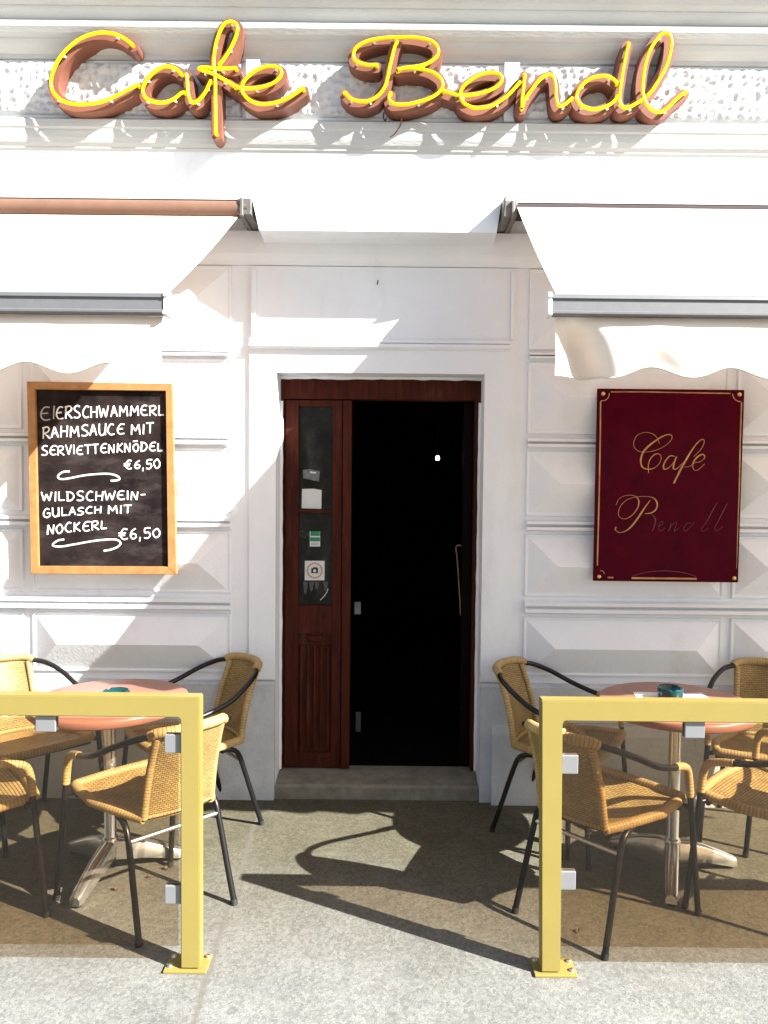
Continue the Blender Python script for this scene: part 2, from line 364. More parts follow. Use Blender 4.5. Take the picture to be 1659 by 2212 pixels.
# ------------------------------------------------------------------ the building
XL, XR = -5.5, 5.5
bld = thing('cafe_building', 'white stuccoed cafe facade with diamond-cut blocks and an open brown door', 'building')
dxl = PY(596, 1250, 0).x; dxr = PY(1040, 1250, 0).x; dzt = PY(820, 807, 0).z
FY = -0.24                                                        # plane of the frieze and fascia
zf_bot = PY(820, 500, FY).z; zf_rec = PY(820, 434, FY).z; zf_top = PY(820, 332, FY).z
TH = 0.45
w = MB()
w.box(XL, dxl, 0, TH, 0, zf_rec+0.2); w.box(dxr, XR, 0, TH, 0, zf_rec+0.2); w.box(dxl, dxr, 0, TH, dzt, zf_rec+0.2)
w.build('wall', PLASTER, bld)
# soft architrave under the fascia and the flat surround of the doorway
zb0 = PY(820, 503, -0.04).z; zb1 = PY(820, 572, -0.04).z
MB().sweep([(0, zb0), (-0.05, zb0), (-0.05, zb0-0.03), (-0.042, zb1+0.05), (-0.03, zb1+0.02), (-0.012, zb1), (0, zb1)], XL, XR).build('architrave', PLASTER, bld)
zpl = PY(1080, 1478, -0.03).z
sx0 = PY(538, 900, -0.02).x; sx1 = PY(1112, 900, -0.02).x
sur = MB()
for a, b in ((sx0, dxl), (dxr, sx1)):
    sur.box(a, b, -0.014, 0.0, zpl+0.01, zb1-0.004)
sur.box(dxl, dxr, -0.014, 0.0, dzt, zb1-0.004)
sur.build('door_surround', PLASTER, bld)
px0, px1 = PY(552, 650, -0.03).x, PY(1104, 650, -0.03).x
zm0 = PY(820, 733, -0.03).z; zm1 = PY(820, 754, -0.03).z; hm = zm0-zm1
MB().sweep([(-0.014, zm0+0.004), (-0.030, zm0), (-0.030, zm0-hm*0.3), (-0.022, zm0-hm*0.38), (-0.040, zm0-hm*0.5), (-0.040, zm0-hm*0.8), (-0.026, zm1), (-0.014, zm1-0.004)], px0-0.03, px1+0.0).build('string_moulding', PLASTER, bld)
pnl = MB()
zt_ = zb1-0.02
for a, b in ((px0-0.022, px0), (px1, px1+0.018)): MB().box(a, b, -0.026, -0.014, zm0+0.006, zt_, 0.003).build('panel_moulding', PLASTER, bld)
hk = PY(815, 612, -0.03)
MB().tube([hk+Vector((0, 0.02, 0)), hk, hk+Vector((0.003, -0.012, 0.004)), hk+Vector((0.003, -0.014, 0.012))], 0.003, 8).build('wall_hook', DARKM, bld)

def block(x0, x1, z0, z1, hipl=True, hipr=True):
    """rusticated block: raised border, a quirk, then a hipped face"""
    m = MB(); h = z1-z0
    rings = [(0.0, 0.0), (0.004, -0.013), (0.011, -0.013), (0.014, -0.009), (0.020, -0.009)]
    vs = []
    for ins, y in rings:
        vs += [(x0+ins, y, z0+ins), (x1-ins, y, z0+ins), (x1-ins, y, z1-ins), (x0+ins, y, z1-ins)]
    fs = []
    for i in range(len(rings)-1):
        for k in range(4):
            a, b = i*4+k, i*4+(k+1) % 4; fs.append((a, b, b+4, a+4))
    zc = (z0+z1)/2 - 0.0; n = (len(rings)-1)*4
    vs += [(x0+h/2, -0.074, zc), (x1-h/2, -0.074, zc)]; q = len(rings)*4
    fs += [(n, n+1, q+1, q), (n+1, n+2, q+1), (n+2, n+3, q, q+1), (n+3, n, q)]
    m.add(vs, fs); return m
rows_px = [(582, 757), (782, 938), (974, 1115), (1153, 1288), (1331, 1459)]
rows = [(PY(1150, b, 0).z, PY(1150, a, 0).z) for a, b in rows_px]
bxl = PY(501, 1100, 0).x; bxr = PY(1134, 1100, 0).x
for z0, z1 in rows:
    for x0, x1 in ((bxl-1.0, bxl), (bxl-2.04, bxl-1.04), (bxl-3.08, bxl-2.08), (bxr, bxr+1.0), (bxr+1.04, bxr+2.04), (bxr+2.08, bxr+3.08)):
        if x0 < XL or x1 > XR: continue
        block(x0, x1, z0, z1).build('rusticated_block', PLASTER, bld)
# bead mouldings in the bed joints
for i in range(len(rows)):
    zt = rows[i][0]-0.006; zb = (rows[i+1][1] if i+1 < len(rows) else zpl+0.02)+0.006
    if zt-zb < 0.015: continue
    hh = zt-zb; c = zt-hh*0.5
    prof = [(0.0, zt), (-0.004, zt-hh*0.15), (-0.036, zt-hh*0.24), (-0.036, zt-hh*0.42), (-0.006, c), (-0.006, c-hh*0.05), (-0.038, zt-hh*0.62), (-0.038, zt-hh*0.8), (-0.004, zb+hh*0.08), (0.0, zb)]
    for x0, x1 in ((XL+0.3, bxl-0.004), (bxr+0.004, XR-0.3)):
        MB().sweep(prof, x0, x1).build('bed_moulding', PLASTER, bld)
# grey painted plinth
pl = MB()
pl.sweep([(0.0, zpl), (-0.022, zpl-0.004), (-0.03, zpl-0.015), (-0.034, 0.0), (0.0, 0.0)], XL, dxl-0.001)
pl.sweep([(0.0, zpl), (-0.022, zpl-0.004), (-0.03, zpl-0.015), (-0.034, 0.0), (0.0, 0.0)], dxr+0.001, XR)
pl.build('plinth', PLINTH, bld)
gb = MB(); zg = PY(1080, 1590, -0.06).z
gb.sweep([(-0.030, zg+0.05), (-0.06, zg), (-0.066, 0.0), (-0.030, 0.0)], PY(1062, 1650, -0.06).x, XR-0.02)
gb.build('plinth_block', PLINTH, bld)
# threshold
MB().sweep([(-0.015, 0.0), (-0.015, 0.062), (0.0, 0.072), (0.13, 0.090), (0.205, 0.092), (0.205, 0.0)], dxl+0.002, dxr-0.002).build('threshold_step', STONE, bld)
# rounded plaster edge of the doorway reveal, ragged where paint meets timber
rv = MB()
for side, x in ((1, dxl), (-1, dxr)):
    rv.tube([(x+side*0.004, 0.128, 0.1+0.06*i) for i in range(33) if 0.1+0.06*i < dzt-0.02], [0.008+0.004*random.random() for i in range(33) if 0.1+0.06*i < dzt-0.02], 8)
rv.tube([(dxl+(dxr-dxl)*i/24, 0.128, dzt-0.004) for i in range(25)], [0.007+0.006*random.random() for i in range(25)], 8)
rv.build('reveal_edge', PLASTER, bld)

# fascia, frieze and cornice
zl = lambda py, y: PY(820, py, y).z
MB().sweep([(0.44, zf_rec), (FY, zf_rec), (FY, zf_top+0.002), (0.44, zf_top+0.002)], XL, XR).build('fascia', PLASTER, bld)
cb = MB(); xa0, xa1 = PY(545, 430, FY).x, PY(1083, 437, FY).x; xb0, xb1 = PY(560, 497, FY).x, PY(1073, 500, FY).x
cb.add([(xb0, FY, zf_bot), (xb1, FY, zf_bot), (xa1, FY, zf_rec-0.001), (xa0, FY, zf_rec-0.001), (xb0-0.01, 0.0, zf_bot), (xb1+0.01, 0.0, zf_bot), (xa1+0.01, 0.0, zf_rec-0.001), (xa0-0.01, 0.0, zf_rec-0.001)],
       [(0,1,2,3),(5,4,7,6),(0,4,5,1),(3,2,6,7),(0,3,7,4),(1,5,6,2)])
cb.build('fascia_block', PLASTER, bld)
F = FY
lo = [(0.3, zl(333, F)), (F+0.001, zl(333, F)), (F-0.008, zl(328, F)), (F-0.0085, zl(325, F)), (F-0.018, zl(318, F)), (F-0.026, zl(308, F)), (F-0.030, zl(296, F)), (F-0.030, zl(291, F)), (F-0.035, zl(287, F)), (F-0.036, zl(272, F)), (F-0.028, zl(268, F)), (F-0.008, zl(263, F)), (0.3, zl(263, F))]
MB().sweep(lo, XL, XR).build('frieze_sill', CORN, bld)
zfr0, zfr1 = zl(264, F)+0.0015, zl(134, F)
MB().box(XL, XR, F+0.012, 0.3, zfr0, zfr1-0.0015).build('frieze', PLASTER, bld)
up = [(0.3, zl(134, F)), (F-0.004, zl(134, F)), (F-0.006, zl(126, F)), (F-0.020, zl(121, F)), (F-0.038, zl(113, F)), (F-0.050, zl(105, F)), (F-0.051, zl(102, F)), (F-0.066, zl(95, F)), (F-0.078, zl(85, F)), (F-0.082, zl(77, F)), (F-0.082, zl(74, F)), (F-0.058, zl(68, F)), (F-0.036, zl(60, F)), (F-0.050, zl(54, F)), (F-0.068, zl(46, F)), (F-0.074, zl(42, F)), (F-0.075, zl(39, F)), (F-0.092, zl(31, F)), (F-0.108, zl(20, F)), (F-0.112, zl(14, F)), (F-0.112, zl(9, F)), (F-0.02, zl(0, F)), (F-0.02, zl(-14, F)), (0.3, zl(-14, F))]
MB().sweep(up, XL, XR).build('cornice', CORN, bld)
ztop = zl(-14, F)
# dimpled (vermiculated) panels between plain strips
def verm(x0, x1):
    z0, z1 = zfr0+0.02, zfr1-0.012; nx = int((x1-x0)/0.009); nz = int((z1-z0)/0.009)
    rnd = random.Random(int(x0*100)); pits = {}
    cell = 0.034
    for i in range(-1, int((x1-x0)/cell)+2):
        for k in range(-1, int((z1-z0)/cell)+2):
            pits[(i, k)] = (x0+(i+0.15+0.7*rnd.random())*cell, z0+(k+0.15+0.7*rnd.random())*cell, 0.009+0.007*rnd.random(), rnd.uniform(0.6, 1.6))
    P = []
    for i in range(nx+1):
        row = []
        for k in range(nz+1):
            x, z = x0+(x1-x0)*i/nx, z0+(z1-z0)*k/nz; d = 0
            ci, ck = int((x-x0)/cell), int((z-z0)/cell)
            for a in (-1, 0, 1):
                for b in (-1, 0, 1):
                    p = pits.get((ci+a, ck+b))
                    if p:
                        q = math.hypot((x-p[0])*p[3], z-p[1])/p[2]
                        if q < 1.3: d = max(d, 0.0125*max(0, 1-(q/1.3)**2))
            e = min(i, nx-i, k, nz-k)
            row.append((x, F-0.010+d if e > 0 else F+0.012, z))
        P.append(row)
    MB().grid(P, smooth=True).build('dimpled_panel', VERM, bld)
sA0, sA1 = PY(532, 200, F).x, PY(562, 200, F).x; sB0, sB1 = PY(1088, 200, F).x, PY(1121, 200, F).x
verm(sA0-1.9, sA0-0.02); verm(sA1+0.02, sB0-0.02); verm(sB1+0.02, sB1+1.7)
for a, b in ((sA0, sA1), (sB0, sB1)):
    MB().box(a, b, F-0.015, F+0.012, zfr0+0.001, zfr1-0.002, 0.003).build('frieze_strip', PLASTER, bld)
# upper storey, only its foot is in the picture
uw = MB()
wx = [(PY(622, 2, F).x, PY(805, 2, F).x), (PY(850, 2, F).x, PY(1012, 2, F).x)]
zs = ztop+0.02
uw.box(XL, wx[0][0]-0.05, F, 0.3, ztop, ztop+2.2); uw.box(wx[1][1]+0.05, XR, F, 0.3, ztop, ztop+2.2)
uw.box(wx[0][0]-0.05, wx[1][1]+0.05, F, 0.3, ztop+1.7, ztop+2.2)
uw.build('upper_wall', PLASTER, bld)
win = MB().box(wx[0][0]-0.05, wx[1][1]+0.05, F+0.10, F+0.16, ztop+0.001, ztop+0.05).box(wx[0][1], wx[1][0], F+0.10, F+0.16, ztop+0.05, ztop+1.7).box(wx[0][0]-0.05, wx[0][0], F+0.10, F+0.16, ztop+0.05, ztop+1.7).box(wx[1][1], wx[1][1]+0.05, F+0.10, F+0.16, ztop+0.05, ztop+1.7).build('window', WFRAME, bld)
for a, b in wx: MB().box(a, b, F+0.125, F+0.135, ztop+0.05, ztop+1.7).build('pane', WINGL, win)

# dark passage behind the door
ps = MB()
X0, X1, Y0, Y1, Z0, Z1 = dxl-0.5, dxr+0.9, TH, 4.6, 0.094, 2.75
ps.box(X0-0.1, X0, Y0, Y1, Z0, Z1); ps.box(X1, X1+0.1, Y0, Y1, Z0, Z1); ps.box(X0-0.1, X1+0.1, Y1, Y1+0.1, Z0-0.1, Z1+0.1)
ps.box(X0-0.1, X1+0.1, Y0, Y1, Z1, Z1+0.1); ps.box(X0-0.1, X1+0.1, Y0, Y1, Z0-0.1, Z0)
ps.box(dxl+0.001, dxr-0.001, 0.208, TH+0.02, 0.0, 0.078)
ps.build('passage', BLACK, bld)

# door: timber frame, fixed left leaf with panes, right leaf swung inwards
YD = 0.135
dz0 = 0.095
zlin = PY(820, 863, YD).z
dfx = lambda px, py: PY(px, py, YD).x
fr = MB()
fr.box(dxl+0.001, dfx(612, 1250), YD, YD+0.09, dz0, dzt-0.001, 0.004)
fr.box(dfx(1021, 1250), dxr-0.001, YD, YD+0.09, dz0, dzt-0.001, 0.004)
fr.box(dfx(612, 1250)-0.002, dfx(1021, 1250)+0.002, YD+0.003, YD+0.087, zlin, dzt-0.002, 0.004)
fr.build('door_frame', WOODD, bld)
lx0, lx1 = dfx(612, 1250)+0.003, dfx(757, 1250); YL = YD+0.02; LT = 0.045
gx0, gx1 = dfx(643, 1250), dfx(716, 1250)
zz = lambda py: PY(690, py, YL).z
lf = MB()
lf.box(lx0, gx0, YL, YL+LT, dz0+0.004, zlin-0.004, 0.003); lf.box(gx1, dfx(737, 1250), YL, YL+LT, dz0+0.004, zlin-0.004, 0.003)
lf.box(dfx(738, 1250), lx1, YL-0.014, YL+LT, dz0+0.004, zlin-0.004, 0.006)
lf.box(gx0, gx1, YL+0.001, YL+LT-0.001, zz(878), zlin-0.005)
lf.box(gx0-0.006, gx1+0.006, YL-0.010, YL+LT-0.002, zz(1108), zz(1101), 0.003)
lf.box(gx0, gx1, YL+0.001, YL+LT-0.001, zz(1368), zz(1308))
lf.box(gx0, gx1, YL+0.001, YL+LT-0.001, dz0+0.005, zz(1626))
leaf = lf.build('door_leaf', WOODD, bld)
pn = MB(); pn.box(gx0, gx1, YL+0.016, YL+0.03, zz(1626), zz(1368))
for k in range(5):
    xx = gx0+(gx1-gx0)*(k+0.5)/5
    pn.tube([(xx, YL+0.014, zz(1618)), (xx, YL+0.014, zz(1395))], 0.011, 10)
pn.build('fluted_panel', WOODD, leaf)
orn = MB(); cxo = (gx0+gx1)/2
orn.box(cxo-0.035, cxo+0.035, YL+0.004, YL+0.016, zz(1385), zz(1373), 0.004); orn.box(cxo-0.028, cxo+0.028, YL-0.004, YL+0.006, zz(1372), zz(1366), 0.003)
orn.build('carved_ornament', WOODD, leaf)
MB().box(gx0, gx1, YL+0.018, YL+0.024, zz(1101), zz(878)).build('pane', DARKG, leaf)
MB().box(gx0, gx1, YL+0.018, YL+0.024, zz(1308), zz(1108)).build('pane', DARKG, leaf)
YS = YL+0.0165
def quad_px(mb, pts, y, th=0.0012):
    P = [PY(a, b, y) for a, b in pts]; n = len(P)
    vs = [tuple(p) for p in P] + [(p.x, p.y+th, p.z) for p in P]
    mb.add(vs, [tuple(range(n)), tuple(range(n, 2*n))[::-1]] + [(i, (i+1) % n, n+(i+1) % n, n+i) for i in range(n)])
    return mb
def c3(x, y): return ((960+x/2.074)*0.60636, (1320+y/2.074)*0.60636)
def c4(x, y): return ((960+x/2.074)*0.60636, (2080+y/2.074)*0.60636)
st = quad_px(MB(), [c3(247, 735), c3(300, 728), c3(372, 745), c3(365, 820), c3(248, 795)], YS).build('sticker', STG, leaf); st['label'] = 'torn grey sticker'
k2 = MB(); quad_px(k2, [c3(300, 745), c3(345, 750), c3(343, 762), c3(298, 756)], YS-0.001); k2.build('print', STW, st)
st = quad_px(MB(), [c3(240, 875), c3(330, 873), c3(385, 884), c3(383, 1022), c3(238, 1018)], YS).build('sticker', STW, leaf); st['label'] = 'plain white square sticker'
st = quad_px(MB(), [c3(298, 1188), c3(374, 1188), c3(374, 1300), c3(298, 1300)], YS).build('sticker', STW, leaf); st['label'] = 'small green and white sticker'
k2 = MB(); quad_px(k2, [c3(303, 1188), c3(372, 1188), c3(372, 1222), c3(303, 1222)], YS-0.001); quad_px(k2, [c3(300, 1232), c3(372, 1232), c3(372, 1262), c3(300, 1262)], YS-0.001); k2.build('green_field', GREEN, st)
k2 = MB()
for yy in (1274, 1284): quad_px(k2, [c3(308, yy), c3(366, yy), c3(366, yy+4), c3(308, yy+4)], YS-0.001)
k2.build('small_print', INK, st)
st = quad_px(MB(), [c3(262, 1406), c3(407, 1406), c3(406, 1550), c3(260, 1550)], YS).build('sticker', STW, leaf); st['label'] = 'white square sticker with a camera in a tan ring'
cc = PY(*c3(334, 1478), YS-0.002)
rg = MB(); rr0, rr1 = 0.0143*0.95, 0.0192*0.95
sc = (PY(*c3(390, 1478), YS-0.002).x-cc.x)
ring = []
for rad in (sc*0.86, sc*1.06):
    ring.append([(cc.x+rad*math.cos(2*math.pi*k/36), cc.y, cc.z+rad*math.sin(2*math.pi*k/36)) for k in range(37)])
rg.grid(ring, smooth=False).build('ring', STO, st)
cm = MB(); cm.box(cc.x-sc*0.45, cc.x+sc*0.45, cc.y-0.001, cc.y, cc.z-sc*0.35, cc.z+sc*0.32, 0.0003); cm.box(cc.x-sc*0.2, cc.x+sc*0.35, cc.y-0.0008, cc.y, cc.z+sc*0.3, cc.z+sc*0.45)
cmo = cm.build('camera_symbol', STB, st)
ln = MB(); ln.lathe([(0.0001, 0), (sc*0.2, 0)], seg=16); lno = ln.build('lens_mark', STW, st); lno.rotation_euler = (R(90), 0, 0); lno.location = (cc.x, cc.y-0.0022, cc.z-0.001)
gl = MB()
for x, h in ((265, 1640), (310, 1620), (350, 1605), (415, 1620)): quad_px(gl, [c3(x-18, 1560), c3(x+18, 1560), c3(x+10, h), c3(x, h+14), c3(x-10, h)], YS)
gl.build('glue_residue', RESID, leaf)
tp = [PY(*c4(x, y), YS) for x, y in ((375, 120), (400, 95), (425, 60), (432, 35))]
MB().tube(catmull(tp, 4), 0.0022, 6, flat=0.3).build('tape_scrap', STW, leaf)
ls = [PY(*c3(x, y), YS) for x, y in ((225, 1235), (228, 1190), (255, 1190), (240, 1215), (262, 1235), (275, 1205), (290, 1205), (285, 1230))]
MB().tube(catmull(ls, 4), 0.0012, 5, flat=0.3).build('scratched_writing', RESID, leaf)
# label and lock plates on the edge of the frame inside
kb = MB(); p = PY(770, 1315, YD+0.08); kb.box(p.x-0.012, p.x+0.022, YD+0.10, YD+0.104, p.z-0.033, p.z+0.033); kb.build('paper_label', STG, leaf)
kb = MB(); p = PY(772, 1560, YD+0.08); kb.box(p.x-0.012, p.x+0.018, YD+0.10, YD+0.106, p.z-0.06, p.z+0.05, 0.003); kb.build('lock_plate', DARKM, leaf)
# right leaf, opened inwards
rl = thing('door_leaf', '', '', (dfx(1019, 1250), YD+0.06, 0)); rl.parent = bld
del rl['label']; del rl['category']
rl.rotation_euler = (0, 0, R(86))
LW = dfx(1019, 1250)-lx1-0.01
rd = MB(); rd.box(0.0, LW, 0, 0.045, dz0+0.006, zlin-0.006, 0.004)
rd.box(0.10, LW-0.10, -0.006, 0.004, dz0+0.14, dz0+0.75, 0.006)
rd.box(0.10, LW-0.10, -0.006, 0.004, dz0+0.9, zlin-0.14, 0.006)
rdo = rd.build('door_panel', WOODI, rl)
ha, hb = PY(986, 1180, 0.52), PY(996, 1330, 0.52)
hm_ = MB(); hm_.tube(catmull([ha+Vector((0.05, 0, 0)), ha, ha*0.8+hb*0.2, ha*0.2+hb*0.8, hb, hb+Vector((0.05, 0, 0))], 4), 0.0045, 8)
hm_.build('door_handle', BRASSH, bld)

# small lit lamp far inside
lp = PY(945, 990, 2.6)
lamp = thing('ceiling_lamp', 'small lit bulb hanging in the dark passage behind the open door', 'lamp', tuple(lp))
EM = bpy.data.materials.new('lit_bulb'); EM.use_nodes = True
EM.node_tree.nodes['Principled BSDF'].inputs['Emission Color'].default_value = (1.0, 0.9, 0.7, 1); EM.node_tree.nodes['Principled BSDF'].inputs['Emission Strength'].default_value = 9.0
MB().lathe([(0.001, -0.018), (0.012, -0.014), (0.018, 0.0), (0.014, 0.012), (0.008, 0.02), (0.001, 0.021)], seg=16).build('bulb', EM, lamp)
MB().tube([(0, 0, 0.02), (0, 0, 0.06)], 0.012, 10).build('socket', RUB, lamp)
MB().tube([(0, 0, 0.06), (0, 0, 2.749-lp.z)], 0.003, 6).build('cord', RUB, lamp)

# ------------------------------------------------------------------ the two neon words
SC = 3.016
def cr(ox): return lambda x, y: ((ox+x/SC)*0.60636, (50+y/SC)*0.60636)
YT = FY-0.108            # tubes
YF = FY-0.087           # front of the letter boxes
YB = FY-0.006           # their backs
def world(path, ox): 
    f = cr(ox); return [PY(*f(x, y), YT) for x, y in path]
def ribbon(mb, pts, wd, yf, yb, drift):
    """solid stroke: flat front and back, upright sides, round ends"""
    P = [Vector((p.x, 0, p.z)) for p in pts]; n = len(P); Lp, Rp = [], []
    for i in range(n):
        t = (P[min(n-1, i+1)]-P[max(0, i-1)]).normalized(); nn = Vector((-t.z, 0, t.x))
        Lp.append(P[i]+nn*wd/2); Rp.append(P[i]-nn*wd/2)
    def capf(c, t, flip):
        out = []
        nn = Vector((-t.z, 0, t.x))
        for k in range(1, 6):
            a = math.pi*k/6
            out.append(c + nn*math.cos(a)*wd/2 + t*math.sin(a)*wd/2)
        return out
    t1 = (P[-1]-P[-2]).normalized(); t0 = (P[0]-P[1]).normalized()
    fr_, bk = [], []
    for i in range(n):
        y = yf + drift*i/(n-1)
        fr_.append(((Lp[i].x, y, Lp[i].z), (Rp[i].x, y, Rp[i].z))); bk.append(((Lp[i].x, yb, Lp[i].z), (Rp[i].x, yb, Rp[i].z)))
    vs = []
    for i in range(n): vs += [fr_[i][0], fr_[i][1], bk[i][0], bk[i][1]]
    fs = []
    for i in range(n-1):
        a, b = i*4, (i+1)*4
        fs += [(a, b, b+1, a+1), (a+2, a+3, b+3, b+2), (a, a+2, b+2, b), (a+1, b+1, b+3, a+3)]
    mb.add(vs, fs)
    for c, t, L_, R_, y in ((P[-1], t1, Lp[-1], Rp[-1], yf+drift), (P[0], t0, Rp[0], Lp[0], yf)):
        rim = [L_] + capf(c, t, 0) + [R_]; m = len(rim)
        vv = [(q.x, y, q.z) for q in rim] + [(q.x, yb, q.z) for q in rim]
        mb.add(vv, [tuple(range(m)), tuple(range(m, 2*m))[::-1]] + [(i, i+1, m+i+1, m+i) for i in range(m-1)])
LET = {
 'C': (150, [[(960,322),(945,310),(880,262),(800,222),(700,203),(600,205),(490,232),(400,275),(310,340),(230,420),(165,510),(120,610),(97,700),(97,770),(120,840),(170,900),(240,942),(320,965),(420,972),(520,966),(640,945),(740,905),(840,860),(930,810),(1030,760)]]),
 'a': (150, [[(1490,640),(1450,600),(1400,575),(1340,565),(1270,585),(1200,630),(1140,690),(1095,760),(1080,820),(1095,875),(1130,915),(1200,945),(1280,955),(1360,940),(1430,905),(1490,855),(1530,840)],
             [(1550,650),(1560,740),(1566,840),(1583,910),(1613,950),(1658,945),(1708,900),(1758,830),(1803,735),(1812,720)]]),
 'f': (650, [[(395,545),(440,490),(500,400),(550,300),(580,220),(590,150),(570,105),(530,85),(480,90),(440,120),(405,180),(375,260),(350,360),(338,460),(337,540),(345,620),(352,720),(352,900),(354,1100),(356,1280)],
             [(570,580),(450,588),(350,585),(250,575),(190,580),(178,592),(230,612),(320,640),(400,680),(480,725),(560,775)]]),
 'e': (650, [[(575,780),(620,795),(700,802),(800,795),(900,775),(980,740),(1030,700),(1060,650),(1055,600),(1010,570),(950,562),(870,575),(790,610),(720,660),(670,710),(640,770),(640,830),(670,880),(720,925),(790,960),(870,970),(970,960),(1060,935),(1150,895),(1230,845),(1295,800)]]),
 'B': (1180, [[(490,550),(400,552),(310,530),(250,490),(237,440),(255,380),(310,330),(400,290),(500,268),(620,255),(750,250),(880,252),(980,265),(1070,290),(1130,340),(1150,400),(1130,460),(1070,510),(990,550),(900,568),(800,580),(715,600)],
              [(715,602),(800,585),(900,588),(1000,602),(1100,635),(1170,690),(1195,750),(1180,810),(1130,865),(1040,915),(940,945),(830,970),(730,975),(670,965),(628,930),(620,890),(635,850)],
              [(705,295),(675,370),(650,470),(625,580),(605,680),(580,770),(530,850),(460,910),(390,938),(320,942),(240,925),(190,895),(145,845)]]),
 'e2': (1600, [[(-60,825),(0,845),(70,868),(140,875),(250,868),(350,850),(440,820),(520,775),(560,725),(565,680),(530,645),(470,632),(390,640),(300,670),(220,720),(160,770),(125,830),(120,890),(145,945),(200,985),(280,1010),(370,1005),(460,985),(550,935),(640,865),(710,790),(760,730)]]),
 'n': (1600, [[(812,650),(800,760),(787,870),(780,960),(783,1010)], [(783,1005),(810,930),(860,850),(920,770),(980,700),(1040,660),(1090,655),(1125,690),(1140,760),(1145,850),(1155,940),(1180,985),(1220,985),(1270,950),(1320,905)]]),
 'd': (2000, [[(600,745),(560,705),(500,672),(430,668),(340,685),(260,730),(200,790),(165,860),(170,920),(205,975),(270,1010),(350,1025),(430,1012),(510,980),(570,930),(600,880)],
              [(722,320),(700,400),(680,500),(660,600),(645,700),(630,800),(620,900),(635,970),(670,1005),(720,1005),(790,970),(870,920)]]),
 'l': (2000, [[(930,870),(990,800),(1050,700),(1110,590),(1150,480),(1175,370),(1180,280),(1160,225),(1120,205),(1070,225),(1020,280),(960,370),(920,470),(895,570),(880,670),(872,760),(875,850),(900,940),(940,1000),(990,1040),(1040,1055),(1090,1045),(1150,1000),(1220,930),(1290,870),(1340,835)]]),
}
off = 0
def neon_word(keys, label):
    global off
    o0 = world(LET[keys[0]][1][0][:1], LET[keys[0]][0])[0]
    root = thing('neon_sign', label, 'neon sign')
    for key in keys:
        ox, strokes = LET[key]
        box_ = MB(); tubes = MB(); spots = []
        for s_ in strokes:
            pts = catmull([Vector((p.x, 0, p.z)) for p in world(s_, ox)], 6)
            off += 1
            ribbon(box_, pts, 0.047, YF-0.0013*(off % 5), YB+0.0007*(off % 7), 0.004)
            tubes.tube([(p.x, YT, p.z) for p in pts], 0.0076, 10)
            for e_, q in ((pts[0], pts[1]), (pts[-1], pts[-2])):
                tubes.tube([(e_.x, YT, e_.z), (e_.x, YT+0.03, e_.z)], 0.008, 8)
            step = max(1, len(pts)//4)
            spots += [pts[i] for i in range(step//2, len(pts), step)]
        lt = box_.build('letter', TERRA, root)
        tubes.build('neon_tube', NEON, lt)
        for p in spots:
            MB().tube([(p.x, YF+0.001, p.z-0.006), (p.x, YT+0.002, p.z-0.012)], 0.0052, 8).build('tube_clip', CLIPM, lt)
        a = strokes[0]; pa = world([a[len(a)//2]], ox)[0]; pb = world([a[1]], ox)[0]
        for q in (pa, pb):
            MB().tube([(q.x, YB-0.002, q.z), (q.x, FY+0.03, q.z)], 0.006, 8).build('mounting_stud', BRACK, lt)
    return root
neon_word(['C', 'a', 'f', 'e'], 'yellow neon script reading Cafe on terracotta letter boxes')
ns = neon_word(['B', 'e2', 'n', 'd', 'l'], 'yellow neon script reading Bendl on terracotta letter boxes')
f3 = cr(1180)
MB().tube(catmull([PY(*f3(x, y), yy) for x, y, yy in ((755,1120,FY-0.06),(745,1190,FY-0.04),(710,1250,FY-0.032),(670,1300,FY-0.028),(630,1325,FY-0.026))], 5), 0.003, 6).build('cable', ROLLF, ns)
MB().tube(catmull([PY(*f3(x, y), yy) for x, y, yy in ((565,1060,FY-0.06),(560,1110,FY-0.06),(580,1150,FY-0.05),(592,1120,FY-0.06))], 5), 0.0035, 6).build('cable', RUB, ns)

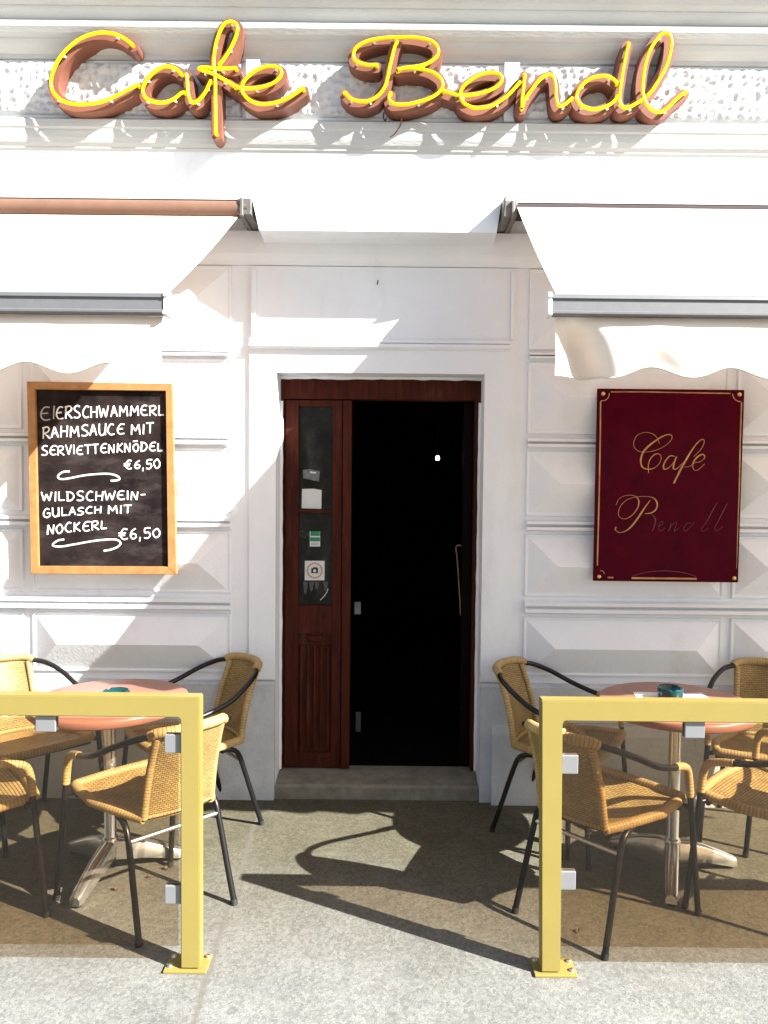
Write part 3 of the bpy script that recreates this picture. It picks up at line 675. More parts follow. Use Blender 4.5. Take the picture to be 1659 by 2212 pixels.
# ------------------------------------------------------------------ awnings
def awning(side, label):
    root = thing('awning', label, 'awning', group='cream awnings over the terrace')
    if side < 0:
        yr = FY-0.01; a = PY(515, 468, yr); xe_r = a.x; zr = a.z
        yfb = -DIST+2.41; b = PY(357, 640, yfb); xe_f = b.x; zfb = b.z; far = -3.9; s = -1
        bx = PY(358, 655, yfb).x
    else:
        yr = FY-0.03; a = PY(1117, 447, yr); xe_r = a.x; zr = a.z
        yfb = -DIST+2.41; b = PY(1205, 642, yfb); xe_f = b.x; zfb = b.z; far = 3.9; s = 1
        bx = PY(1190, 655, yfb).x
    n, m = 40, 14; P, Q = [], []
    for i in range(n+1):
        u = i/n; row, row2 = [], []
        for j in range(m+1):
            v = j/m
            x = (xe_r + (far-xe_r)*u)*(1-v) + (xe_f + (far-xe_f)*u)*v
            z = zr*(1-v) + zfb*v - 0.012*math.sin(math.pi*v) + 0.004*math.sin(u*37)*math.sin(math.pi*v)
            y = yr*(1-v) + yfb*v
            row.append((x, y, z)); 
        P.append(row)
    fm = MB(); fm.grid(P)
    fab = fm.build('fabric', FABRIC, root)
    xs = sorted((bx, far))
    # front bar: grooved aluminium profile
    y0, z0 = yfb, zfb
    prof = [(y0+0.02, z0+0.012), (y0-0.012, z0+0.008), (y0-0.022, z0+0.002), (y0-0.024, z0-0.008), (y0-0.018, z0-0.011), (y0-0.020, z0-0.045), (y0-0.030, z0-0.050), (y0-0.030, z0-0.056), (y0-0.014, z0-0.060), (y0+0.02, z0-0.058)]
    bar = MB().sweep(prof, xs[0], xs[1]).build('front_bar', ALU, root)
    ex = bx; MB().sweep([(p[0]*1.0+(0.004 if p[0] > y0 else -0.004), p[1]+(0.004 if p[1] > z0-0.02 else -0.004)) for p in prof], min(ex, ex-s*0.012), max(ex, ex-s*0.012)).build('end_cap', WFRAME, bar)
    # valance
    lam = 0.247; zt = z0-0.061; base = z0-0.228 if side > 0 else z0-0.222; P = []
    vx0 = PY(1200, 740, yfb).x if side > 0 else PY(351, 740, yfb).x
    L_ = abs(far-vx0); n = int(L_/0.012)
    for i in range(n+1):
        x = vx0 + s*L_*i/n; d = L_*i/n
        if side > 0: ph = (d-0.30)/lam
        else: ph = (d-0.175)/lam
        wv = math.cos(2*math.pi*ph)*0.017
        if side > 0 and d < 0.16: wv = 0.017*math.cos(2*math.pi*((0.16-0.30)/lam)) * 0 - 0.012
        if side < 0 and d < 0.09: wv = -0.010
        row = []
        for j in range(13):
            v = j/12; z = zt + (base+wv-zt)*v
            rip = (0.004*math.sin(d*6.5+0.6*v)+0.002*math.sin(d*19+2+1.5*v))*v
            curl = 0.0
            if side > 0: curl = 0.075*math.exp(-((d-0.045-0.06*v)/0.05)**2)*min(1, v*2.2) - 0.012*math.exp(-((d-0.30-0.15*v)/0.07)**2)*v
            bulge = -0.007*math.sin(math.pi*min(1.0, v*1.1))
            y = y0 - 0.004 + (0.012 if v < 0.08 else 0) + rip*v*1.6 + curl*1.3 + bulge
            row.append((x, y, z))
        P.append(row)
    va = MB().grid(P).build('valance', FABRIC, root)
    hem = [Vector((r[-1][0], r[-1][1], r[-1][2]-0.002)) for r in P]
    MB().tube(hem, 0.0032, 6).build('hem', FABRIC, va)
    # roller and end brackets
    rz = zr+0.037 if side < 0 else zr-0.013; ry = yr+0.018 if side < 0 else yr+0.034
    rx = sorted((xe_r+s*0.0, far)); MB().tube([(rx[0], ry, rz), (rx[1], ry, rz)], 0.038, 20).build('roller', ROLLF if side < 0 else ROLLD, root)
    e = xe_r - s*0.012
    bk_ = MB()
    xi_ = (xa0+0.003) if side < 0 else (xa1-0.003)
    xx = sorted((xe_r+s*0.002, xi_+s*0.004)); bk_.box(xx[0], xx[1], ry-0.03, -0.001, zf_rec-0.075, zf_rec-0.0015, 0.003)  # end bracket widened to close a sun leak beside the roller
    xx = sorted((e, e-s*0.014)); bk_.box(xx[0], xx[1], ry-0.045, -0.06, zf_rec-0.085, zf_rec-0.004, 0.003)
    bk_.tube([(xe_r+s*0.01, ry-0.012, zf_rec-0.04), (e-s*0.030, ry-0.012, zf_rec-0.04)], 0.022, 12)
    if side > 0: bk_.add([(xa1+0.002, F, zf_rec-0.002), (xa1+0.002, F-0.10, zf_rec-0.012), (xa1+0.002, F-0.085, zf_rec-0.03), (xa1+0.002, F, zf_bot+0.01), (xa1+0.008, F, zf_rec-0.002), (xa1+0.008, F-0.10, zf_rec-0.012), (xa1+0.008, F-0.085, zf_rec-0.03), (xa1+0.008, F, zf_bot+0.01)], [(0,1,2,3),(7,6,5,4),(0,4,5,1),(1,5,6,2),(2,6,7,3),(3,7,4,0)])  # wedge plate added for its shadow on the fascia block
    bk_.build('bracket', BRACK, root)
    # folding arms under the cloth
    for q in (0.55, 2.3):
        xa = xe_r+s*q; el = Vector((xa+s*0.45, (yr+yfb)/2+0.05, (zr+zfb)/2-0.14))
        MB().tube([(xa, -0.02, zr-0.14), el], 0.018, 8).build('arm', ALU, root)
        MB().tube([el, (xa+s*0.05, yfb+0.015, zfb-0.04)], 0.016, 8).build('arm', ALU, root)
    return root
awning(-1, 'cream awning over the terrace with the chalkboard, its brown roller showing')
awning(1, 'cream awning over the terrace with the burgundy plaque, its valance end curled')

# ------------------------------------------------------------------ chalkboard
def b1(x, y): return ((80+x/2.765)*0.60636, (1340+y/2.765)*0.60636)
YC = -0.083
cbd = thing('chalkboard', 'menu chalkboard in a pine frame hung on the white wall', 'chalkboard')
def frame_poly(outer, inner, y0, y1):
    O = [PY(*b1(*p), y0) for p in outer]; I = [PY(*b1(*p), y0) for p in inner]; out = []
    for k in range(4):
        q = [O[k], O[(k+1) % 4], I[(k+1) % 4], I[k]]
        vs = [(p.x, y0, p.z) for p in q] + [(p.x, y1, p.z) for p in q]
        out.append((vs, [(0,1,2,3),(7,6,5,4),(0,4,5,1),(1,5,6,2),(2,6,7,3),(3,7,4,0)]))
    return out
outer = [(42, 52), (1470, 72), (1515, 1955), (80, 1948)]; inner = [(120, 130), (1410, 145), (1432, 1878), (155, 1872)]
for vs, fs in frame_poly(outer, inner, YC-0.028, YC):
    fo = MB().add(vs, fs).build('frame', PINE, cbd)
    bm = bmesh.new(); bm.from_mesh(fo.data); bmesh.ops.bevel(bm, geom=bm.edges[:], offset=0.0018, segments=2, affect='EDGES'); bm.to_mesh(fo.data); bm.free()
sb = MB(); I = [PY(*b1(*p), YC-0.028) for p in [(112, 120), (1418, 136), (1440, 1886), (147, 1880)]]
vs = [(p.x, YC-0.010, p.z) for p in I] + [(p.x, YC-0.003, p.z) for p in I]
sb.add(vs, [(0,1,2,3),(7,6,5,4),(0,4,5,1),(1,5,6,2),(2,6,7,3),(3,7,4,0)]).build('board', SLATE, cbd)
hang = MB(); 
for q in ((400, 140), (1150, 150), (420, 1870), (1150, 1880)):
    p = PY(*b1(*q), YC); hang.tube([(p.x, YC-0.004, p.z), (p.x, 0.01, p.z)], 0.006, 8)
hang.build('hanger', DARKM, cbd)
GL = {
 'E': (0.78, [[(.75,.95),(.35,.95),(.1,.6),(.1,.25),(.35,.02),(.78,.06)], [(.12,.5),(.62,.53)]], 1),
 'I': (0.22, [[(.1,1),(.1,0)]], 0),
 'R': (0.80, [[(.1,0),(.1,.98)], [(-.02,.92),(.5,1),(.68,.78),(.5,.55),(.14,.47)], [(.2,.47),(.78,-.02)]], 2),
 'S': (0.74, [[(.7,.92),(.4,1),(.12,.82),(.2,.6),(.55,.42),(.68,.2),(.45,.02),(.05,.06)]], 1),
 'C': (0.76, [[(.7,.9),(.4,.97),(.1,.6),(.12,.25),(.4,.03),(.74,.1)]], 1),
 'H': (0.80, [[(.08,1),(.08,0)], [(.7,1),(.68,0)], [(.08,.5),(.7,.5)]], 0),
 'W': (1.08, [[(0,1),(.22,0),(.48,.75),(.74,0),(1,1)]], 0),
 'A': (0.74, [[(0,0),(.33,1),(.68,0)], [(.12,.35),(.58,.38)]], 0),
 'M': (0.98, [[(.05,0),(.12,1),(.45,.35),(.80,1),(.88,0)]], 0),
 'L': (0.68, [[(.1,1),(.08,.03),(.65,.05)]], 0),
 'U': (0.78, [[(.05,1),(.07,.3),(.25,0),(.5,.05),(.66,.35),(.68,1)], [(.68,.8),(.68,0)]], 1),
 'T': (0.74, [[(0,.98),(.75,1)], [(.38,1),(.36,0)]], 0),
 'V': (0.70, [[(0,1),(.32,0),(.65,1)]], 0),
 'N': (0.78, [[(.05,0),(.1,1),(.6,0),(.68,1)]], 0),
 'K': (0.74, [[(.1,1),(.08,0)], [(.65,1),(.1,.5),(.7,0)]], 0),
 'O': (0.76, [[(.38,1),(.1,.75),(.06,.4),(.3,.03),(.6,.2),(.68,.6),(.5,.95),(.36,1)]], 1),
 'Ö': (0.76, [[(.38,.9),(.12,.7),(.08,.35),(.3,.03),(.58,.2),(.66,.6),(.5,.88),(.36,.9)], [(.1,1.22),(.62,1.26)]], 1),
 'D': (0.82, [[(.1,0),(.1,1)], [(-.02,1),(.48,.9),(.72,.5),(.48,.08),(.05,0)]], 1),
 'G': (0.84, [[(.7,.88),(.4,.98),(.1,.6),(.12,.2),(.45,.0),(.74,.2),(.74,.45),(.45,.45)]], 1),
 '€': (0.90, [[(.85,.95),(.5,1),(.22,.6),(.25,.2),(.55,0),(.85,.1)], [(0,.6),(.7,.63)], [(0,.38),(.62,.4)]], 1),
 '6': (0.72, [[(.6,1),(.25,.75),(.08,.35),(.25,.03),(.55,.1),(.6,.38),(.35,.5),(.12,.35)]], 1),
 '5': (0.76, [[(.72,1),(.2,.97),(.16,.55),(.5,.58),(.66,.3),(.45,.02),(.1,.05)]], 1),
 '0': (0.76, [[(.38,1),(.1,.75),(.06,.4),(.3,.03),(.6,.2),(.68,.6),(.5,.95),(.36,1)]], 1),
 ',': (0.30, [[(.16,.12),(.1,-.28)]], 0),
 '-': (0.60, [[(.1,.52),(.55,.55)]], 0),
}
rnd = random.Random(3)
def write(mb, text, xs, xe, t0, t1, bs0, bs1, r=0.0037, y=YC-0.0105):
    """letters between xs and xe (board crop units); cap line t0->t1, base line bs0->bs1"""
    tot = sum(GL[c][0]+0.14 for c in text)-0.14; u = 0.0
    for c in text:
        w_, strokes, sm = GL[c]
        jx, jy, sc_ = rnd.uniform(-.03, .03), rnd.uniform(-.05, .05), rnd.uniform(.92, 1.06); sl_ = rnd.uniform(-.05, .06)
        for s_ in strokes:
            pts = []
            for (x, yy) in s_:
                k = (u + x + jx + sl_*yy)/tot; px = xs + (xe-xs)*k
                bsl = bs0+(bs1-bs0)*k; tp_ = t0+(t1-t0)*k
                pts.append(PY(*b1(px, bsl + (tp_-bsl)*(yy*sc_+jy)), y))
            smooth = sm == 1 or (sm == 2 and len(s_) > 3)
            q = catmull(pts, 5) if (smooth and len(pts) > 2) else rounded(pts, 0.004, 3)
            rr = [r*rnd.uniform(0.88, 1.1) for _ in q]
            mb.tube(q, rr, 8, flat=0.25)
        u += w_+0.14
wr = MB()
write(wr, 'ERSCHWAMMERL', 330, 1395, 298, 290, 425, 385)
write(wr, 'RAHMSAUCE', 195, 1000, 500, 465, 615, 572)
write(wr, 'MIT', 1065, 1290, 470, 462, 574, 565)
write(wr, 'SERVIETTENKNÖDEL', 185, 1385, 690, 650, 785, 735)
write(wr, '€6,50', 1000, 1360, 832, 822, 915, 910)
write(wr, 'WILDSCHWEIN-', 190, 1215, 1142, 1128, 1235, 1215)
write(wr, 'GULASCH', 200, 778, 1305, 1278, 1398, 1345)
write(wr, 'MIT', 842, 1072, 1275, 1270, 1355, 1348)
write(wr, 'NOCKERL', 240, 835, 1462, 1420, 1560, 1505)
write(wr, '€6,50', 945, 1358, 1500, 1495, 1608, 1590)
for fl in ([(465,940),(400,945),(355,975),(350,1000),(380,1015),(450,1010),(600,980),(750,965),(860,965),(930,985),(955,1010),(930,1028),(870,1032)],
           [(410,1610),(350,1620),(300,1655),(310,1675),(380,1680),(500,1660),(700,1625),(850,1610),(930,1615),(965,1645),(940,1680),(870,1710),(800,1722)]):
    wr.tube(catmull([PY(*b1(*p), YC-0.0105) for p in fl], 6), 0.0047, 8, flat=0.25)
wr.build('chalk_writing', CHALK, cbd)
wf = MB(); write(wf, 'EI', 170, 318, 300, 298, 432, 428, r=0.0036); wo = wf.build('chalk_writing', CHALKD, cbd); wo['label'] = 'faded chalk letters'

# ------------------------------------------------------------------ burgundy plaque
def b2(x, y): return ((2080+x/2.765)*0.60636, (1360+y/2.765)*0.60636)
YQ = -0.098
pq = thing('plaque', 'burgundy glass plaque with worn gold script, screwed to the white wall', 'sign')
Q = [PY(*b2(*p), YQ) for p in [(135, 66), (1583, 80), (1520, 1978), (92, 1962)]]
vs = [(p.x, YQ, p.z) for p in Q] + [(p.x, YQ+0.012, p.z) for p in Q]
pp = MB().add(vs, [(0,1,2,3),(7,6,5,4),(0,4,5,1),(1,5,6,2),(2,6,7,3),(3,7,4,0)]).build('panel', BURG, pq)
bm = bmesh.new(); bm.from_mesh(pp.data); bmesh.ops.bevel(bm, geom=bm.edges[:], offset=0.002, segments=2, affect='EDGES'); bm.to_mesh(pp.data); bm.free()
def stroke2(mb, path, r, k=6, y=YQ-0.0003):
    q = catmull([PY(*b2(*p), y) for p in path], k)
    if isinstance(r, tuple):
        n = len(q); rr = []
        for i in range(n):
            t = i/(n-1)*(len(r)-1); a = int(min(len(r)-2, t)); rr.append(r[a]+(r[a+1]-r[a])*(t-a))
        mb.tube(q, rr, 8, flat=0.15)
    else: mb.tube(q, r, 8, flat=0.15)
bo = MB()
stroke2(bo, [(265, 100), (600, 100), (1000, 108), (1445, 115)], 0.0028)
stroke2(bo, [(165, 190), (160, 600), (148, 1200), (132, 1810)], 0.0036)
stroke2(bo, [(1553, 205), (1540, 600), (1532, 1000), (1518, 1400), (1505, 1840)], (0.0036, 0.0036, 0.0036, 0.0024, 0.0012))
stroke2(bo, [(250, 112), (243, 150), (215, 180), (168, 188)], 0.0024)
stroke2(bo, [(1462, 118), (1478, 160), (1505, 185), (1552, 200)], 0.0024)
stroke2(bo, [(470, 1935), (800, 1938), (1112, 1942)], 0.0050)
stroke2(bo, [(235, 1928), (290, 1930)], 0.0042)
stroke2(bo, [(160, 1858), (190, 1868), (205, 1895)], 0.0018)
bo.build('gold_border', GOLD, pq)
ar = MB(); stroke2(ar, [(480, 1915), (600, 1880), (800, 1862), (1000, 1885), (1100, 1918)], 0.002); ar.build('faded_arc', GOLDF, pq)
for p in ((190, 118), (1533, 125), (150, 1920), (1480, 1935)):
    c = PY(*b2(*p), YQ); m = MB().lathe([(0.0005, 0.007), (0.006, 0.0065), (0.0095, 0.004), (0.0105, 0.0), (0.0105, -0.003)], seg=20)
    o = m.build('screw', BRASS, pq); o.rotation_euler = (R(90), 0, 0); o.location = (c.x, YQ, c.z)
lt = MB()
stroke2(lt, [(745,610),(720,550),(670,510),(600,500),(530,525),(495,580),(495,640),(540,685),(620,692),(720,670),(800,630),(855,580),(868,535),(830,520),(770,540),(700,585),(630,640),(580,700),(560,780),(575,840),(620,860),(680,855),(735,815),(762,755),(745,715),(700,715),(655,760),(635,820),(637,900)],
        (0.0014,.0012,.0016,.0012,.0012,.0014,.0034,.0052,.004,.002,.0014,.0026,.0016))
stroke2(lt, [(895,735),(850,730),(810,770),(785,820),(790,860),(830,850),(880,800),(910,740)], (.002,.003,.0042,.0016,.0014))
stroke2(lt, [(912,738),(890,800),(880,850),(910,860),(960,815),(1010,770)], (.003,.0044,.002,.0012))
stroke2(lt, [(1080,740),(1150,670),(1185,600),(1170,567),(1120,600),(1060,680),(1000,780),(950,870),(910,950),(885,1002)], (.001,.0014,.0018,.003,.0046,.005,.0046))
stroke2(lt, [(985,840),(1040,835),(1090,800),(1150,785),(1190,745),(1170,715),(1120,740),(1075,800),(1080,860),(1120,870),(1190,810)], (.001,.0014,.0016,.0036,.0042,.0016,.0012))
stroke2(lt, [(315,1215),(350,1150),(420,1120),(500,1125),(540,1170),(530,1240),(480,1310),(410,1350),(355,1335),(340,1285),(365,1220),(430,1160),(520,1135),(620,1130),(690,1148),(722,1200),(708,1260),(660,1292),(600,1300)], (.001,.001,.0014,.0036,.002,.0012,.0016,.0012,.001,.0014,.004,.003,.0014))
stroke2(lt, [(655,1165),(600,1240),(540,1330),(480,1410),(420,1465),(350,1485),(310,1458),(318,1430)], (.0014,.0038,.005,.004,.0016,.0018,.0042))
lt.build('gold_script', GOLD, pq)
lf_ = MB()
stroke2(lf_, [(660,1298),(690,1330),(705,1370),(688,1440),(672,1472)], (.0016,.0036,.003,.0012))
stroke2(lf_, [(735,1430),(775,1400),(770,1372),(745,1400),(738,1450),(760,1472),(800,1440)], .0012)
stroke2(lf_, [(860,1390),(850,1430),(832,1472),(870,1410),(910,1385),(905,1425),(888,1475),(935,1440)], .0014)
stroke2(lf_, [(1060,1395),(1020,1392),(985,1440),(1000,1472),(1050,1430),(1085,1385)], .0012)
stroke2(lf_, [(1310,1195),(1270,1265),(1215,1370),(1160,1450),(1180,1474),(1230,1440)], (.002,.0026,.0012,.001,.001))
stroke2(lf_, [(1412,1200),(1375,1270),(1325,1370),(1290,1440),(1310,1472),(1370,1425)], (.002,.0026,.0012,.001,.001))
lo_ = lf_.build('gold_script', GOLDF, pq); lo_['label'] = 'worn away gold letters'
sp_ = MB()
for p in ((190, 118), (1533, 125), (150, 1920), (1480, 1935)):
    c = PY(*b2(*p), YQ); sp_.tube([(c.x, YQ+0.011, c.z), (c.x, -0.005, c.z)], 0.007, 8)
sp_.build('spacer', BRASS, pq)

# ------------------------------------------------------------------ yellow framed glass screens
def screen(side, label):
    yf_ = -DIST+2.44
    root = thing('glass_screen', label, 'glass screen', group='yellow framed glass screens along the terrace')
    if side < 0:
        xi = PY(431, 1800, yf_).x; s = -1; ztop_ = PY(250, 1504, yf_).z
    else:
        xi = PY(1170, 1800, yf_).x; s = 1; ztop_ = PY(1400, 1515, yf_).z
    pw = 0.062; dp = 0.05; Wd = 2.1; bh = 0.068
    xo = xi + s*Wd
    fr_ = MB()
    # one welded frame: two uprights and the top rail as a single outline with rounded inner corners
    def arc(cx_, cz_, r, a0, a1, n=6): return [(cx_+r*math.cos(a0+(a1-a0)*k/n), cz_+r*math.sin(a0+(a1-a0)*k/n)) for k in range(n+1)]
    xa, xb = min(xi, xo), max(xi, xo); r = 0.012
    lean = 0.008 if side > 0 else 0.0
    left = [(xa+lean, 0.012), (xa-lean, ztop_), (xb-lean, ztop_), (xb+lean, 0.012), (xb-pw+lean, 0.012)]
    inner = arc(xb-pw-r, ztop_-bh-r, r, 0, math.pi/2) + arc(xa+pw+r, ztop_-bh-r, r, math.pi/2, math.pi) + [(xa+pw+lean, 0.012)]
    out = left+inner; n = len(out)
    me = bmesh.new(); vf = [me.verts.new((x, yf_, z)) for x, z in out]; f_ = me.faces.new(vf)
    ex = bmesh.ops.extrude_face_region(me, geom=[f_])
    for v in [q for q in ex['geom'] if isinstance(q, bmesh.types.BMVert)]: v.co.y += dp
    bmesh.ops.recalc_face_normals(me, faces=me.faces[:])
    bmesh.ops.bevel(me, geom=[e for e in me.edges if e.calc_face_angle(0) > 0.6], offset=0.003, segments=2, affect='EDGES')
    dm = bpy.data.meshes.new('frame'); me.to_mesh(dm); me.free(); dm.materials.append(YEL)
    fo = bpy.data.objects.new('frame', dm); C.objects.link(fo); fo.parent = root
    for xp in (xi + s*(pw/2+0.016)+lean, xo - s*(pw/2+0.016)+lean):
        bp = MB(); bp.box(xp-0.070, xp+0.070, yf_-0.012, yf_+0.085, 0.0, 0.009, 0.002)
        b_ = bp.build('base_plate', YEL, root)
        for dx, dy in ((-s*0.058, 0.066), (s*0.055, 0.014), (s*0.055, 0.062)):
            MB().lathe([(0.0085, 0.009), (0.0085, 0.0145), (0.0065, 0.016), (0.0005, 0.017)], xp+dx, yf_+dy, 10).build('bolt', STEEL, b_)
    yg = yf_+0.022
    gap = 0.014; gxi = xi + s*(pw+gap); gxo = xo - s*(pw+gap)
    zb = PY(250, 2042, yg).z if side < 0 else PY(1400, 2046, yg).z
    zg = ztop_-bh-0.012
    MB().box(min(gxi, gxo), max(gxi, gxo), yg, yg+0.006, zb, zg, 0.001).build('glass_pane', BROWNG, root)
    cl = []
    if side < 0: cl = [('t', 94), ('p', 1610), ('p', 1938)]
    else: cl = [('t', 1505), ('p', 1655), ('p', 1907)]
    for kind, v in cl:
        m = MB()
        if kind == 't':
            x = PY(v, 1560, yf_).x; z1_, z0_ = ztop_-bh-0.001, ztop_-bh-0.056
            m.box(x-0.033, x+0.033, yg-0.010, yg-0.0005, z0_, z1_, 0.003); m.box(x-0.033, x+0.033, yg+0.0065, yg+0.016, z0_, z1_, 0.003)
        else:
            z = PY(390 if side < 0 else 1220, v, yf_).z; x0_, x1_ = sorted((xi+s*(pw+0.001), xi+s*(pw+0.056)))
            m.box(x0_, x1_, yg-0.010, yg-0.0005, z-0.031, z+0.031, 0.003); m.box(x0_, x1_, yg+0.0065, yg+0.016, z-0.031, z+0.031, 0.003)
        m.build('clamp', CLAMP, root)
    for z in (0.30, ztop_-0.2):
        x0_, x1_ = sorted((xo-s*(pw+0.001), xo-s*(pw+0.056)))
        MB().box(x0_, x1_, yg-0.010, yg-0.0005, z-0.031, z+0.031, 0.003).build('clamp', CLAMP, root)
    return root
screen(-1, 'yellow framed brown glass screen in front of the terrace below the chalkboard')
screen(1, 'yellow framed brown glass screen in front of the terrace below the burgundy plaque')

# ------------------------------------------------------------------ tables
TZ = 0.72
def table(loc, label, rot):
    t = thing('bistro_table', label, 'table', loc, rot, 'round terracotta bistro tables')
    MB().lathe([(0.0005, TZ), (0.300, TZ), (0.309, TZ-0.003), (0.312, TZ-0.010), (0.312, TZ-0.030), (0.306, TZ-0.036), (0.0005, TZ-0.036)], seg=72).build('tabletop', TTOP, t)
    MB().lathe([(0.0005, TZ-0.037), (0.11, TZ-0.037), (0.11, TZ-0.042), (0.03, TZ-0.055), (0.024, TZ-0.06)], seg=32).build('mounting_plate', CAST, t)
    MB().lathe([(0.024, TZ-0.06), (0.024, 0.15), (0.03, 0.145), (0.034, 0.135), (0.034, 0.07), (0.03, 0.062), (0.0005, 0.06)], seg=28).build('column', CAST, t)
    for k in range(3):
        a = k*math.pi*2/3; ca, sa = math.cos(a), math.sin(a)
        sec = [(0.02, 0.026, 0.140, 0.056), (0.06, 0.026, 0.134, 0.050), (0.14, 0.026, 0.110, 0.040), (0.22, 0.025, 0.076, 0.022), (0.265, 0.025, 0.056, 0.012), (0.286, 0.021, 0.046, 0.012)]
        P = []
        for r, hw, zt, zb in sec:
            ring = [(-hw, zb), (-hw, zt-0.014), (-hw*0.7, zt-0.004), (0, zt), (hw*0.7, zt-0.004), (hw, zt-0.014), (hw, zb)]
            P.append([(r*ca - w_*sa, r*sa + w_*ca, z) for w_, z in ring])
        m = MB().grid(P, smooth=True); m.add([P[-1][i] for i in range(7)], [tuple(range(7))])
        ft = m.build('foot', CAST, t)
        MB().lathe([(0.0005, 0.0), (0.017, 0.0), (0.019, 0.012), (0.014, 0.02)], 0.262*ca, 0.262*sa, 14).build('foot_pad', RUB, ft)
    return t
T1 = Vector((PY(237, 1525, -DIST+3.08).x, -DIST+3.08, 0)); T2 = Vector((PY(1460, 1525, -DIST+3.12).x, -DIST+3.12, 0))
table(T1, 'round terracotta table with a lone ashtray, below the chalkboard', R(264))
table(T2, 'round terracotta table with ashtray and papers, below the burgundy plaque', R(250))

def ashtray(px, py, label):
    p = PZ(px, py, TZ+0.02)
    t = thing('ashtray', label, 'ashtray', (p.x, p.y, TZ+0.0006), 0.4, 'teal glass ashtrays')
    m = MB(); prof = [(0.0005, 0.0), (0.044, 0.0), (0.050, 0.004), (0.053, 0.030), (0.052, 0.040), (0.049, 0.043), (0.043, 0.041), (0.038, 0.012), (0.0005, 0.009)]
    seg = 48; vs = []
    for r, z in prof:
        for k in range(seg):
            a = 2*math.pi*k/seg; notch = max(0.0, math.cos(a*3)-0.88)*8
            vs.append((r*math.cos(a)*(1+0.02*math.cos(6*a)), r*math.sin(a)*(1+0.02*math.cos(6*a)), 1.2*(z-(0.007*notch if z > 0.035 else 0))))
    fs = [(i*seg+k, i*seg+(k+1) % seg, (i+1)*seg+(k+1) % seg, (i+1)*seg+k) for i in range(len(prof)-1) for k in range(seg)]
    m.add(vs, fs, True).build('bowl', TEAL, t)
    return t
ashtray(250, 1508, 'teal glass ashtray on the table below the chalkboard')
ashtray(1448, 1500, 'teal glass ashtray standing on papers on a table')
def sheet(pts, z, label):
    P = [PZ(a, b, z) for a, b in pts]; n = 4
    vs = [(p.x, p.y, z) for p in P] + [(p.x, p.y, z+0.0012) for p in P]
    t = tag(MB().add(vs, [(0,1,2,3),(7,6,5,4),(0,4,5,1),(1,5,6,2),(2,6,7,3),(3,7,4,0)]).build('paper_sheet', PAPER), label, 'paper')
    ink = MB()
    for k in range(5):
        a = 0.18+0.14*k
        q0 = P[0].lerp(P[3], a).lerp(P[1].lerp(P[2], a), 0.15); q1 = P[0].lerp(P[3], a).lerp(P[1].lerp(P[2], a), 0.62)
        d = (P[3]-P[0])*0.03
        ink.add([(q0.x, q0.y, z+0.0016), (q1.x, q1.y, z+0.0016), (q1.x+d.x, q1.y+d.y, z+0.0016), (q0.x+d.x, q0.y+d.y, z+0.0016)], [(0,1,2,3)])
    return t
sheet([(1367, 1495), (1440, 1497), (1452, 1512), (1380, 1514)], TZ+0.0006, 'white paper sheet under the ashtray, on its door side')
sheet([(1440, 1500), (1515, 1497), (1534, 1511), (1462, 1514)], TZ+0.0022, 'white paper sheet under the ashtray, overlapping the other sheet')

